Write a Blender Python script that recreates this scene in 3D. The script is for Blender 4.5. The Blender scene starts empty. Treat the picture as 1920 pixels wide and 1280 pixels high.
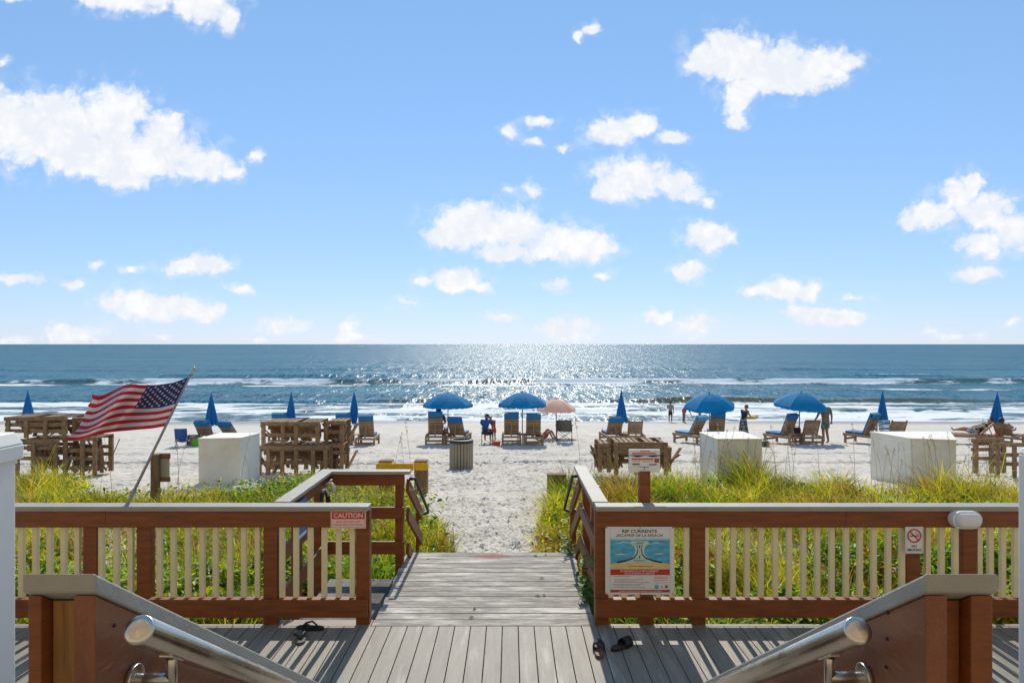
import bpy, bmesh, math, random
import numpy as np
from mathutils import Vector, Matrix, Euler
R = math.radians
rng = np.random.default_rng(7)
random.seed(7)
SC = bpy.context.scene
COL = SC.collection
F = 1280.0; CX = 957.0; CY = 645.0; CZ = 2.54      # focal length (px), vanishing point, eye height above the lower deck

def P(px, py, Y):
    return Vector(((px-CX)/F*Y, Y, CZ-(py-CY)/F*Y))
_sy = [0, 7, 9, 14, 17, 19.5, 27.5, 45, 60, 100, 200]
_sz = [-.5, -.5, -.55, -.65, -.85, -1.07, -1.5, -2.6, -3.4, -5.5, -9]
def SZ(Y): return float(np.interp(Y, _sy, _sz))
def G(px, py):
    Y = 8.5
    while Y < 70:
        z = CZ-(py-CY)/F*Y
        if z <= SZ(Y): break
        Y += .02
    return Vector(((px-CX)/F*Y, Y, SZ(Y)))
def GX(px, Y): return Vector(((px-CX)/F*Y, Y, SZ(Y)))

# ------------------------------------------------------------------ materials
def nd(nt, t, **kw):
    n = nt.nodes.new(t)
    for k, v in kw.items(): setattr(n, k, v)
    return n
def ramp(nt, stops):
    n = nd(nt, 'ShaderNodeValToRGB'); e = n.color_ramp.elements
    while len(e) < len(stops): e.new(.5)
    for i, (p, c) in enumerate(stops):
        e[i].position = p; e[i].color = (*c, 1) if len(c) == 3 else c
    return n
def mat(name, col, rough=.7, metal=0, var=.15, scale=8, stretch=(1, 1, 1), bump=0, bscale=None, translucent=0,
        island=0, spec=.5, col2=None, thr=(.4, .65), coord='Object', detail=5):
    m = bpy.data.materials.new(name); m.use_nodes = True
    nt = m.node_tree; L = nt.links.new
    b = nt.nodes['Principled BSDF']; out = nt.nodes['Material Output']
    b.inputs['Roughness'].default_value = rough; b.inputs['Metallic'].default_value = metal
    b.inputs['Specular IOR Level'].default_value = spec
    tc = nd(nt, 'ShaderNodeTexCoord'); mp = nd(nt, 'ShaderNodeMapping')
    mp.inputs['Scale'].default_value = stretch
    L(tc.outputs[coord], mp.inputs['Vector'])
    nz = nd(nt, 'ShaderNodeTexNoise'); nz.inputs['Scale'].default_value = scale; nz.inputs['Detail'].default_value = detail
    nz.inputs['Roughness'].default_value = .62
    vec = mp.outputs[0]
    if island:
        ge = nd(nt, 'ShaderNodeNewGeometry'); ad = nd(nt, 'ShaderNodeVectorMath', operation='ADD')
        sc_ = nd(nt, 'ShaderNodeMath', operation='MULTIPLY'); sc_.inputs[1].default_value = 37
        L(ge.outputs['Random Per Island'], sc_.inputs[0])
        L(vec, ad.inputs[0]); L(sc_.outputs[0], ad.inputs[1]); vec = ad.outputs[0]
    L(vec, nz.inputs['Vector'])
    lo = [max(0, c*(1-var)) for c in col]; hi = [min(1, c*(1+var)) for c in col]
    r = ramp(nt, [(.3, lo), (.7, hi)]); L(nz.outputs[0], r.inputs[0])
    c = r.outputs[0]
    if col2:
        n2 = nd(nt, 'ShaderNodeTexNoise'); n2.inputs['Scale'].default_value = scale*.35; n2.inputs['Detail'].default_value = 7
        n2.inputs['Roughness'].default_value = .7
        L(vec, n2.inputs['Vector'])
        r2 = ramp(nt, [(thr[0], (0, 0, 0)), (thr[1], (1, 1, 1))]); L(n2.outputs[0], r2.inputs[0])
        mx = nd(nt, 'ShaderNodeMix', data_type='RGBA'); L(r2.outputs[0], mx.inputs[0]); L(c, mx.inputs[6]); mx.inputs[7].default_value = (*col2, 1)
        c = mx.outputs[2]
    if island:
        mm = nd(nt, 'ShaderNodeMapRange'); mm.inputs[3].default_value = 1-island; mm.inputs[4].default_value = 1+island
        L(ge.outputs['Random Per Island'], mm.inputs[0])
        mv = nd(nt, 'ShaderNodeVectorMath', operation='SCALE'); L(c, mv.inputs[0]); L(mm.outputs[0], mv.inputs['Scale']); c = mv.outputs[0]
    L(c, b.inputs['Base Color'])
    if bump:
        nb = nd(nt, 'ShaderNodeTexNoise'); nb.inputs['Scale'].default_value = bscale or scale*3; nb.inputs['Detail'].default_value = 6
        L(vec, nb.inputs['Vector'])
        bp = nd(nt, 'ShaderNodeBump'); bp.inputs['Strength'].default_value = bump; bp.inputs['Distance'].default_value = .01
        L(nb.outputs[0], bp.inputs['Height']); L(bp.outputs[0], b.inputs['Normal'])
    if translucent:
        tr = nd(nt, 'ShaderNodeBsdfTranslucent'); L(c, tr.inputs[0])
        ms = nd(nt, 'ShaderNodeMixShader'); ms.inputs[0].default_value = translucent
        L(b.outputs[0], ms.inputs[1]); L(tr.outputs[0], ms.inputs[2]); L(ms.outputs[0], out.inputs[0])
    return m
M = {}
BROWN = (.225, .062, .010)
M['brown'] = mat('brown_stain', BROWN, .55, var=.3, scale=3, stretch=(1.5, 1.5, 9), bump=.25, bscale=22, island=.1)
M['brown_h'] = mat('brown_stain_long', BROWN, .55, var=.3, scale=3, stretch=(1.2, 9, 9), bump=.25, bscale=22, island=.1)
M['brown_panel'] = mat('brown_panel', (.22, .074, .028), .4, var=.16, scale=2.2, stretch=(9, 1.2, 5), bump=.3, bscale=14, col2=(.11, .036, .02), thr=(.5, .75))
M['cap'] = mat('grey_cap', (.33, .31, .265), .6, var=.1, scale=4, stretch=(1, 1, 1), bump=.25, bscale=60)
M['cream'] = mat('cream_paint', (.80, .69, .41), .5, var=.06, scale=6, bump=.1)
M['rawwood'] = mat('raw_wood', (.32, .165, .05), .7, var=.35, scale=5, stretch=(14, 14, .8), bump=.4, bscale=18)
M['white'] = mat('white_paint', (.84, .83, .77), .45, var=.04, scale=3, bump=.06)
M['box'] = mat('white_box', (.84, .79, .69), .7, var=.05, scale=2.5, bump=.15, bscale=40, col2=(.70, .61, .48), thr=(.50, .72))
M['deck'] = mat('composite_deck', (.232, .20, .157), .62, var=.2, scale=3, stretch=(6, .7, 6), bump=.25, bscale=35, island=.09, col2=(.40, .36, .30), thr=(.56, .68))
M['edge'] = mat('deck_edge', (.30, .26, .205), .65, var=.12, scale=3, stretch=(.7, 6, 6), bump=.2, bscale=35, island=.06)
M['ramp'] = mat('weathered_ramp', (.265, .235, .20), .8, var=.35, scale=4, stretch=(1.3, 5.5, 5.5), bump=.5, bscale=16, island=.13, col2=(.60, .55, .485), thr=(.48, .66))
M['slab'] = mat('grey_slab', (.09, .085, .078), .9, var=.3, scale=5, bump=.4, col2=(.22, .20, .175), thr=(.45, .6))
M['pallet'] = mat('weathered_timber', (.26, .16, .085), .85, var=.35, scale=4, stretch=(2, 2, 2), bump=.3, island=.3)
M['lounge'] = mat('lounger_timber', (.30, .185, .105), .8, var=.25, scale=5, bump=.3, island=.22)
M['cushion'] = mat('blue_cushion', (.012, .16, .36), .8, var=.12, scale=6, bump=.2)
M['cushion_l'] = mat('pale_blue_cushion', (.10, .30, .50), .8, var=.12, scale=6, bump=.2)
M['canvas'] = mat('blue_canvas', (.003, .25, .54), .8, var=.12, scale=3, translucent=.48)
M['folded'] = mat('blue_folded_canvas', (.004, .17, .46), .8, var=.15, scale=5, translucent=.15)
M['pink'] = mat('pink_canvas', (.86, .54, .42), .8, var=.08, scale=3, translucent=.4)
M['pole'] = mat('pole_grey', (.30, .29, .28), .5, metal=.4, var=.05)
M['polewood'] = mat('pole_wood', (.30, .19, .12), .7)
M['black'] = mat('black_rubber', (.012, .012, .012), .6, var=.2)
M['dark'] = mat('dark_plastic', (.03, .03, .033), .55, var=.2)
M['slat'] = mat('can_slat', (.33, .27, .20), .85, var=.18, scale=4, stretch=(5, 5, .6), bump=.3, island=.12)
M['yellow'] = mat('yellow_paint', (.78, .43, .012), .6, var=.15, scale=7, col2=(.55, .28, .03), thr=(.55, .75))
M['oldpost'] = mat('old_post', (.22, .13, .07), .9, var=.3, scale=4, stretch=(5, 5, .7), bump=.5)
M['sign'] = mat('sign_white', (.78, .77, .74), .4, var=.03)
M['signback'] = mat('sign_back', (.44, .40, .34), .7, var=.06)
M['red'] = mat('sign_red', (.55, .035, .03), .5, var=.05)
M['ink'] = mat('sign_ink', (.02, .02, .022), .5, var=.05)
M['pinkpanel'] = mat('sign_pale', (.80, .58, .50), .5, var=.03)
M['signblue'] = mat('sign_blue', (.09, .40, .60), .5, var=.4, scale=9, stretch=(1, 3, 3))
M['signpale'] = mat('sign_paleblue', (.50, .68, .64), .5, var=.2, scale=9)
M['signsand'] = mat('sign_sand', (.75, .56, .24), .5, var=.1)
M['signnavy'] = mat('sign_navy', (.02, .04, .12), .5)
M['greytext'] = mat('sign_grey', (.30, .29, .28), .5)
M['flagred'] = mat('flag_red', (.38, .012, .024), .75, var=.1, translucent=.22)
M['flagwhite'] = mat('flag_white', (.52, .46, .47), .75, var=.05, translucent=.22)
M['flagblue'] = mat('flag_blue', (.022, .022, .085), .75, var=.15, translucent=.25)
M['star'] = mat('flag_star', (.80, .78, .80), .75, var=.03, translucent=.2)
M['skin'] = mat('skin', (.46, .24, .16), .55, var=.08)
M['skin_d'] = mat('tanned_skin', (.30, .145, .09), .55, var=.08)
M['hair'] = mat('dark_hair', (.025, .015, .01), .6, var=.3)
M['hairb'] = mat('brown_hair', (.13, .06, .03), .6, var=.3)
M['greyshirt'] = mat('grey_shirt', (.30, .31, .34), .85)
M['olive'] = mat('olive_shirt', (.17, .145, .10), .85)
M['bluecloth'] = mat('blue_shirt', (.025, .09, .30), .85)
M['orange'] = mat('orange_cloth', (.88, .17, .035), .8, translucent=.2)
M['navy'] = mat('navy_cloth', (.02, .025, .045), .85)
M['redcloth'] = mat('red_cloth', (.45, .05, .04), .85)
M['shorts'] = mat('patterned_shorts', (.30, .33, .30), .85, var=.2, scale=20, col2=(.08, .12, .10), thr=(.45, .52))
M['skirt'] = mat('patterned_skirt', (.022, .022, .025), .85, var=.2, scale=34, col2=(.6, .58, .56), thr=(.53, .57))
M['towel'] = mat('striped_towel', (.10, .24, .38), .9, var=.1, scale=14, stretch=(.4, 1, 3.2), col2=(.75, .76, .76), thr=(.5, .55))
M['yellowtoy'] = mat('yellow_cloth', (.66, .43, .05), .7, var=.2)
M['green'] = mat('lime_green', (.16, .50, .03), .7)
M['campgrey'] = mat('camp_grey', (.13, .12, .11), .85, var=.2)
M['lampglass'] = mat('lamp_glass', (.74, .74, .71), .25, var=.03)
M['signpanelblue'] = mat('blue_board', (.05, .16, .36), .5, var=.15)
M['brass'] = mat('brass', (.5, .48, .44), .35, metal=.8)
M['redcooler'] = mat('red_plastic', (.42, .075, .05), .5, var=.2)

def steel():
    m = bpy.data.materials.new('brushed_steel'); m.use_nodes = True
    nt = m.node_tree; L = nt.links.new; b = nt.nodes['Principled BSDF']
    b.inputs['Metallic'].default_value = 1; b.inputs['Base Color'].default_value = (.56, .52, .46, 1)
    tc = nd(nt, 'ShaderNodeTexCoord'); mp = nd(nt, 'ShaderNodeMapping'); mp.inputs['Scale'].default_value = (1, 1, 1)
    L(tc.outputs['Object'], mp.inputs[0])
    nz = nd(nt, 'ShaderNodeTexNoise'); nz.inputs['Scale'].default_value = 9; nz.inputs['Detail'].default_value = 6
    L(mp.outputs[0], nz.inputs[0])
    r = ramp(nt, [(.3, (.17, .17, .17)), (.75, (.34, .34, .34))]); L(nz.outputs[0], r.inputs[0]); L(r.outputs[0], b.inputs['Roughness'])
    r2 = ramp(nt, [(.25, (.42, .39, .34)), (.7, (.62, .58, .52))]); L(nz.outputs[0], r2.inputs[0]); L(r2.outputs[0], b.inputs['Base Color'])
    n2 = nd(nt, 'ShaderNodeTexNoise'); n2.inputs['Scale'].default_value = 260; n2.inputs['Detail'].default_value = 2
    L(tc.outputs['Object'], n2.inputs[0])
    bp = nd(nt, 'ShaderNodeBump'); bp.inputs['Strength'].default_value = .04; bp.inputs['Distance'].default_value = .002
    L(n2.outputs[0], bp.inputs['Height']); L(bp.outputs[0], b.inputs['Normal'])
    b.inputs['Anisotropic'].default_value = .5
    return m
M['steel'] = steel()
def steel_cap():
    m = bpy.data.materials.new('turned_steel'); m.use_nodes = True
    nt = m.node_tree; L = nt.links.new; b = nt.nodes['Principled BSDF']
    b.inputs['Metallic'].default_value = 1; b.inputs['Base Color'].default_value = (.66, .62, .55, 1)
    b.inputs['Roughness'].default_value = .26; b.inputs['Anisotropic'].default_value = .85
    t = nd(nt, 'ShaderNodeTangent', direction_type='RADIAL', axis='Z'); L(t.outputs[0], b.inputs['Tangent'])
    return m
M['steelcap'] = steel_cap()

# ------------------------------------------------------------------ mesh helpers
class MB:
    def __init__(s): s.v = []; s.f = []; s.mi = []; s.m = 0
    def add(s, vs, fs, T=None):
        o = len(s.v)
        for p in vs:
            p = Vector(p)
            s.v.append(T @ p if T is not None else p)
        for f in fs: s.f.append([i+o for i in f]); s.mi.append(s.m)
        return s
    def box(s, c, size, rot=None, taper=1):
        x, y, z = [a/2 for a in size]
        vs = [(-x, -y, -z), (x, -y, -z), (x, y, -z), (-x, y, -z), (-x*taper, -y*taper, z), (x*taper, -y*taper, z), (x*taper, y*taper, z), (-x*taper, y*taper, z)]
        T = Matrix.Translation(Vector(c))
        if rot is not None: T = T @ Euler(rot).to_matrix().to_4x4()
        return s.add(vs, [(0, 3, 2, 1), (4, 5, 6, 7), (0, 1, 5, 4), (1, 2, 6, 5), (2, 3, 7, 6), (3, 0, 4, 7)], T)
    def bb(s, a, b):
        return s.box([(a[i]+b[i])/2 for i in range(3)], [abs(b[i]-a[i]) for i in range(3)])
    def beam(s, p0, p1, w, h, up=(0, 0, 1)):
        p0 = Vector(p0); p1 = Vector(p1); d = (p1-p0); L = d.length; d.normalize()
        u = Vector(up); sx = d.cross(u)
        if sx.length < 1e-4: sx = d.cross(Vector((0, 1, 0)))
        sx.normalize(); uz = sx.cross(d)
        T = Matrix((sx, d, uz)).transposed().to_4x4(); T.translation = (p0+p1)/2
        x, y, z = w/2, L/2, h/2
        vs = [(-x, -y, -z), (x, -y, -z), (x, y, -z), (-x, y, -z), (-x, -y, z), (x, -y, z), (x, y, z), (-x, y, z)]
        return s.add(vs, [(0, 3, 2, 1), (4, 5, 6, 7), (0, 1, 5, 4), (1, 2, 6, 5), (2, 3, 7, 6), (3, 0, 4, 7)], T)
    def cyl(s, p0, p1, r0, r1=None, n=12, caps=True):
        return s.tube([p0, p1], [r0, r0 if r1 is None else r1], n, caps)
    def tube(s, pts, rs, n=8, caps=True):
        pts = [Vector(p) for p in pts]
        if not hasattr(rs, '__len__'): rs = [rs]*len(pts)
        o = len(s.v); ref = None
        for i, p in enumerate(pts):
            d = (pts[min(i+1, len(pts)-1)]-pts[max(i-1, 0)]).normalized()
            if ref is None: ref = d.orthogonal().normalized()
            ref = (ref-d*ref.dot(d))
            if ref.length < 1e-5: ref = d.orthogonal()
            ref.normalize(); b = d.cross(ref)
            for k in range(n):
                a = 2*math.pi*k/n
                s.v.append(p+(ref*math.cos(a)+b*math.sin(a))*rs[i])
        for i in range(len(pts)-1):
            for k in range(n):
                a = o+i*n+k; b_ = o+i*n+(k+1) % n
                s.f.append([a, b_, b_+n, a+n]); s.mi.append(s.m)
        if caps:
            s.f.append([o+k for k in range(n)][::-1]); s.mi.append(s.m)
            e = o+(len(pts)-1)*n
            s.f.append([e+k for k in range(n)]); s.mi.append(s.m)
        return s
    def lathe(s, prof, n=24, c=(0, 0, 0), lobes=None, a0=0):
        """prof: [(r,z)] bottom to top; lobes: function(angle, i) -> radius factor"""
        o = len(s.v)
        for i, (r, z) in enumerate(prof):
            for k in range(n):
                a = 2*math.pi*k/n+a0; rr = r*(lobes(a, i) if lobes else 1)
                s.v.append(Vector((c[0]+rr*math.cos(a), c[1]+rr*math.sin(a), c[2]+z)))
        for i in range(len(prof)-1):
            for k in range(n):
                a = o+i*n+k; b = o+i*n+(k+1) % n
                s.f.append([a, b, b+n, a+n]); s.mi.append(s.m)
        return s
    def fan(s, idx, rev=False):
        s.f.append(list(idx)[::-1] if rev else list(idx)); s.mi.append(s.m); return s
    def prism(s, pts, y0, y1):
        """outline in x,z extruded from y0 to y1 (front is y0)"""
        n = len(pts); o = len(s.v)
        for y in (y0, y1):
            for (x, z) in pts: s.v.append(Vector((x, y, z)))
        s.f.append([o+i for i in range(n)]); s.mi.append(s.m)
        s.f.append([o+n+i for i in range(n)][::-1]); s.mi.append(s.m)
        for i in range(n):
            j = (i+1) % n
            s.f.append([o+i, o+n+i, o+n+j, o+j]); s.mi.append(s.m)
        return s
    def build(s, name, mats, parent=None, bevel=0, smooth=False, loc=None, solid=0, sub=0, rot=None):
        me = bpy.data.meshes.new(name)
        me.from_pydata([tuple(p) for p in s.v], [], s.f)
        mats = mats if isinstance(mats, (list, tuple)) else [mats]
        for m_ in mats: me.materials.append(M[m_] if isinstance(m_, str) else m_)
        if len(mats) > 1: me.polygons.foreach_set('material_index', s.mi)
        if smooth: me.polygons.foreach_set('use_smooth', [True]*len(me.polygons))
        me.validate(); me.update()
        bm = bmesh.new(); bm.from_mesh(me); bmesh.ops.recalc_face_normals(bm, faces=bm.faces); bm.to_mesh(me); bm.free()
        o = bpy.data.objects.new(name, me); COL.objects.link(o)
        if parent is not None: o.parent = parent
        if loc is not None: o.location = loc
        if rot is not None: o.rotation_euler = rot
        if solid:
            q = o.modifiers.new('thickness', 'SOLIDIFY'); q.thickness = solid
        if bevel:
            q = o.modifiers.new('edge', 'BEVEL'); q.width = bevel; q.segments = 2; q.limit_method = 'ANGLE'; q.angle_limit = R(40)
        if sub:
            q = o.modifiers.new('round', 'SUBSURF'); q.levels = sub; q.render_levels = sub
        return o
def tag(o, label=None, cat=None, group=None, kind=None):
    if label: o['label'] = label
    if cat: o['category'] = cat
    if group: o['group'] = group
    if kind: o['kind'] = kind
    return o
def thing(name, label, cat, loc=(0, 0, 0), rz=0, group=None):
    o = bpy.data.objects.new(name, None); COL.objects.link(o); o.empty_display_size = .1
    o.location = loc; o.rotation_euler = (0, 0, rz)
    return tag(o, label, cat, group)
def copy_tree(o, parent=None):
    c = o.copy(); COL.objects.link(c); c.parent = parent
    for ch in list(o.children): copy_tree(ch, c)
    return c
def text_mesh(s, size, bold=0, italic=0, sx=1):
    cu = bpy.data.curves.new('lettering', 'FONT'); cu.body = s; cu.size = size; cu.align_x = 'CENTER'; cu.align_y = 'CENTER'
    cu.offset = bold; cu.shear = italic; cu.resolution_u = 2
    o = bpy.data.objects.new('lettering', cu); COL.objects.link(o)
    dg = bpy.context.evaluated_depsgraph_get()
    me = bpy.data.meshes.new_from_object(o.evaluated_get(dg))
    bpy.data.objects.remove(o)
    return me
def letter(parent, s, x, y, z, size, m, bold=0, italic=0, width=None, name='lettering'):
    """flat lettering standing in the x-z plane facing -y; width fits the line"""
    me = text_mesh(s, size, bold, italic)
    xs = [v.co.x for v in me.vertices]; w = max(xs)-min(xs); k = width/w if width else 1; cx = (max(xs)+min(xs))/2
    for v in me.vertices: v.co = Vector(((v.co.x-cx)*k, 0, v.co.y))
    me.materials.clear(); me.materials.append(M[m])
    o = bpy.data.objects.new(name, me); COL.objects.link(o); o.parent = parent; o.location = (x, y, z)
    return o
def bigmesh(name, verts, faces4, m, cols=None, smooth=False, attrs=None, faces3=None):
    me = bpy.data.meshes.new(name)
    nv = len(verts); n4 = len(faces4); n3 = 0 if faces3 is None else len(faces3)
    me.vertices.add(nv); me.vertices.foreach_set('co', np.asarray(verts, np.float32).ravel())
    loops = np.asarray(faces4, np.int32).ravel()
    if n3: loops = np.concatenate([loops, np.asarray(faces3, np.int32).ravel()])
    me.loops.add(len(loops)); me.loops.foreach_set('vertex_index', loops)
    me.polygons.add(n4+n3)
    st = np.arange(n4)*4
    if n3: st = np.concatenate([st, n4*4+np.arange(n3)*3])
    me.polygons.foreach_set('loop_start', st.astype(np.int32))
    if smooth: me.polygons.foreach_set('use_smooth', np.ones(n4+n3, bool))
    if cols is not None:
        a = me.color_attributes.new('col', 'FLOAT_COLOR', 'POINT')
        c4 = np.ones((nv, 4), np.float32); c4[:, :3] = cols; a.data.foreach_set('color', c4.ravel())
    for k, arr in (attrs or {}).items():
        a = me.attributes.new(k, 'FLOAT', 'POINT'); a.data.foreach_set('value', np.asarray(arr, np.float32).ravel())
    me.update(calc_edges=True); me.validate()
    me.materials.append(m)
    o = bpy.data.objects.new(name, me); COL.objects.link(o)
    return o
_perm = rng.random((512, 512))
def vnoise(x, y):
    xi = np.floor(x).astype(int); yi = np.floor(y).astype(int); fx = x-xi; fy = y-yi
    fx = fx*fx*(3-2*fx); fy = fy*fy*(3-2*fy)
    g = lambda a, b: _perm[a % 512, b % 512]
    return (g(xi, yi)*(1-fx)+g(xi+1, yi)*fx)*(1-fy)+(g(xi, yi+1)*(1-fx)+g(xi+1, yi+1)*fx)*fy
def fbm(x, y, o=4):
    s = 0; a = .5; t = 0
    for i in range(o):
        s = s+a*vnoise(x+17*i, y+31*i); t += a; x = x*2.03; y = y*2.03; a *= .5
    return s/t
def sstep(a, b, x):
    t = np.clip((x-a)/(b-a), 0, 1); return t*t*(3-2*t)
EXPO = 0.0; SUN_EL = 40; SUN_AZ = 1.8; SUN_E = 4.2
SKY_S = .10; SKY_GAMMA = (.6, .5, .6); SKY_TINT = (.79, .88, 1.17); SKY_DUST = 0.0; SKY_OZ = 6.0; SKY_SAT = 1.0; SKY_HUE = .5; CLOUD_V = 1.0
SEA_A = (.011, .088, .145); SEA_B = (.042, .175, .230); SEA_N = (2.6, 2.2, 1.6); SEA_SPEC = .50; SEA_R = .22
N_GRASS = 240000; N_LEAF = 70000
# ------------------------------------------------------------------ camera, sun, sky
cam = bpy.data.cameras.new('camera'); co = bpy.data.objects.new('camera', cam); COL.objects.link(co)
cam.sensor_width = 36; cam.lens = 36*F/1920; cam.clip_end = 60000; cam.clip_start = .02
cam.shift_x = (960-CX)/1920; cam.shift_y = (CY-640)/1920
co.location = (0, 0, CZ); co.rotation_euler = (R(90), 0, 0); SC.camera = co
SC.view_settings.view_transform = 'Standard'; SC.view_settings.look = 'None'; SC.view_settings.exposure = EXPO; SC.view_settings.gamma = 1
sd = Vector((math.sin(R(SUN_AZ))*math.cos(R(SUN_EL)), math.cos(R(SUN_AZ))*math.cos(R(SUN_EL)), math.sin(R(SUN_EL))))
sl = bpy.data.lights.new('sun', 'SUN'); sl.energy = SUN_E; sl.angle = R(.5); sl.color = (1, .94, .83)
so = bpy.data.objects.new('sun', sl); COL.objects.link(so); so.rotation_euler = (-sd).to_track_quat('-Z', 'Y').to_euler(); so.location = sd*60

CLOUDS = [  # u, v, half width, half height, density  (tangent-plane units of the direction, not of the picture)
 (-20,225,130,75,1),(90,245,150,80,1),(215,215,80,68,1),(180,290,140,52,1),(300,290,110,52,1),(380,312,82,30,1),(235,330,62,30,.9),(300,240,50,40,.8),(435,322,32,14,.8),(330,222,18,10,.6),(482,296,18,12,.45),
 (250,-10,112,38,1),(380,10,72,38,1),(430,36,26,24,.8),(180,0,42,18,.7),(10,-5,36,12,.6),(5,115,14,12,.4),
 (1110,56,28,15,.7),(1090,68,10,14,.6),
 (1372,98,80,50,1),(1335,112,52,44,1),(1400,120,95,55,1),(1450,130,115,52,1),(1500,140,90,42,1),(1540,122,75,36,1),(1312,120,34,32,.9),(1382,190,38,32,.8),(1380,225,24,17,.7),(1420,160,70,26,.9),(1598,118,26,20,.8),
 (1010,228,32,13,.55),(955,250,22,17,.6),(1055,275,17,11,.55),(1005,268,22,8,.4),
 (1150,245,62,33,.9),(1200,235,36,29,.9),(1262,258,36,15,.7),
 (1190,335,92,46,.9),(1150,360,52,26,.9),(1262,342,52,30,.8),(1300,365,30,20,.5),(1325,380,13,11,.45),
 (880,420,86,52,1),(960,430,92,50,1),(1060,455,96,40,1),(1112,462,52,28,.9),(830,442,46,26,.9),(950,475,72,20,.8),(955,360,16,10,.35),(1000,358,15,14,.35),
 (855,525,60,25,.9),(800,530,32,13,.55),(902,536,28,16,.7),
 (1325,445,52,31,.95),(1360,447,26,18,.55),(1290,510,40,25,.95),
 (1800,370,42,46,.8),(1745,400,66,28,.9),(1850,400,70,46,.85),(1905,432,54,40,.9),(1842,455,56,28,.8),(1825,340,30,22,.7),(1705,410,28,18,.7),(1832,510,56,17,.8),
 (1470,545,62,24,.85),(1420,548,46,15,.7),(1510,545,36,20,.8),(1545,592,75,21,.9),(1500,585,36,17,.8),(1590,595,42,16,.8),(1600,562,32,8,.35),
 (1230,593,38,17,.7),(1300,612,58,24,.5),(1060,620,64,26,.75),(943,595,40,11,.55),
 (365,497,70,23,.9),(410,500,32,19,.8),(182,495,20,11,.5),(245,507,22,10,.5),(140,532,22,10,.4),(40,523,52,12,.6),(450,542,28,11,.55),
 (235,565,62,27,.95),(300,577,102,30,1),(382,585,56,24,.9),
 (135,628,72,21,.6),(530,612,62,18,.5),(655,612,30,22,.6),(655,632,54,13,.55),(485,637,22,7,.5),
 (1740,622,22,9,.3),(1790,632,60,9,.35),(1900,602,22,9,.3),(1125,516,19,11,.3),(1040,535,26,11,.3),(760,566,26,9,.25),(20,640,60,9,.35),(305,632,26,8,.35)]
W = bpy.data.worlds.new('World'); SC.world = W; W.use_nodes = True
nt = W.node_tree; L = nt.links.new; bg = nt.nodes['Background']
sky = nd(nt, 'ShaderNodeTexSky', sky_type='NISHITA'); sky.sun_disc = False; sky.sun_elevation = R(SUN_EL); sky.sun_rotation = R(SUN_AZ)
sky.air_density = 1.0; sky.dust_density = SKY_DUST; sky.ozone_density = SKY_OZ
bg.inputs['Strength'].default_value = SKY_S
hs = nd(nt, 'ShaderNodeHueSaturation'); hs.inputs['Saturation'].default_value = SKY_SAT; hs.inputs['Value'].default_value = 1; hs.inputs['Hue'].default_value = SKY_HUE
k1 = nd(nt, 'ShaderNodeVectorMath', operation='SCALE'); k1.inputs['Scale'].default_value = .1; L(sky.outputs[0], k1.inputs[0])
sp_ = nd(nt, 'ShaderNodeSeparateColor'); L(k1.outputs[0], sp_.inputs[0]); gm = nd(nt, 'ShaderNodeCombineColor')
for i_ in range(3):
    pw = nd(nt, 'ShaderNodeMath', operation='POWER'); L(sp_.outputs[i_], pw.inputs[0]); pw.inputs[1].default_value = SKY_GAMMA[i_]; L(pw.outputs[0], gm.inputs[i_])
k2 = nd(nt, 'ShaderNodeVectorMath', operation='MULTIPLY'); k2.inputs[1].default_value = tuple(c/SKY_S for c in SKY_TINT); L(gm.outputs[0], k2.inputs[0])
L(k2.outputs[0], hs.inputs['Color'])
tc = nd(nt, 'ShaderNodeTexCoord')
sep = nd(nt, 'ShaderNodeSeparateXYZ'); L(tc.outputs['Generated'], sep.inputs[0])
def mth(op, a, b=None, c=None, clamp=False):
    n = nd(nt, 'ShaderNodeMath', operation=op, use_clamp=clamp)
    for i, q in enumerate((a, b, c)):
        if q is None: continue
        if isinstance(q, (int, float)): n.inputs[i].default_value = q
        else: L(q, n.inputs[i])
    return n.outputs[0]
yy = mth('MAXIMUM', sep.outputs[1], .02)
u = mth('MULTIPLY_ADD', mth('DIVIDE', sep.outputs[0], yy), 12.80, 9.57)
v = mth('MULTIPLY_ADD', mth('DIVIDE', sep.outputs[2], yy), -12.80, 6.45)
cb = nd(nt, 'ShaderNodeCombineXYZ'); L(u, cb.inputs[0]); L(v, cb.inputs[1])
wn = nd(nt, 'ShaderNodeTexNoise'); wn.inputs['Scale'].default_value = 2.2; wn.inputs['Detail'].default_value = 8; wn.inputs['Roughness'].default_value = .52
L(cb.outputs[0], wn.inputs[0])
ws = nd(nt, 'ShaderNodeVectorMath', operation='SUBTRACT'); L(wn.outputs[1], ws.inputs[0]); ws.inputs[1].default_value = (.5, .5, .5)
wm = nd(nt, 'ShaderNodeVectorMath', operation='MULTIPLY_ADD'); L(ws.outputs[0], wm.inputs[0]); wm.inputs[1].default_value = (.42, .34, 0); L(cb.outputs[0], wm.inputs[2])
acc = None
for (a, b_, rx, ry, op) in CLOUDS:
    q = nd(nt, 'ShaderNodeVectorMath', operation='MULTIPLY_ADD'); L(wm.outputs[0], q.inputs[0])
    q.inputs[1].default_value = (100/rx, 100/ry, 0); q.inputs[2].default_value = (-a/rx, -b_/ry, 0)
    ln = nd(nt, 'ShaderNodeVectorMath', operation='LENGTH'); L(q.outputs[0], ln.inputs[0])
    op = min(1, op+.12) if b_ > 490 or rx < 40 else op      # the low clouds are denser towards the horizon
    d = mth('MULTIPLY_ADD', ln.outputs['Value'], -op, op)
    acc = d if acc is None else mth('SMOOTH_MAX', acc, d, .12)
n1 = nd(nt, 'ShaderNodeTexNoise'); n1.inputs['Scale'].default_value = 2.4; n1.inputs['Detail'].default_value = 8; n1.inputs['Roughness'].default_value = .54
L(wm.outputs[0], n1.inputs[0])
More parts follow.
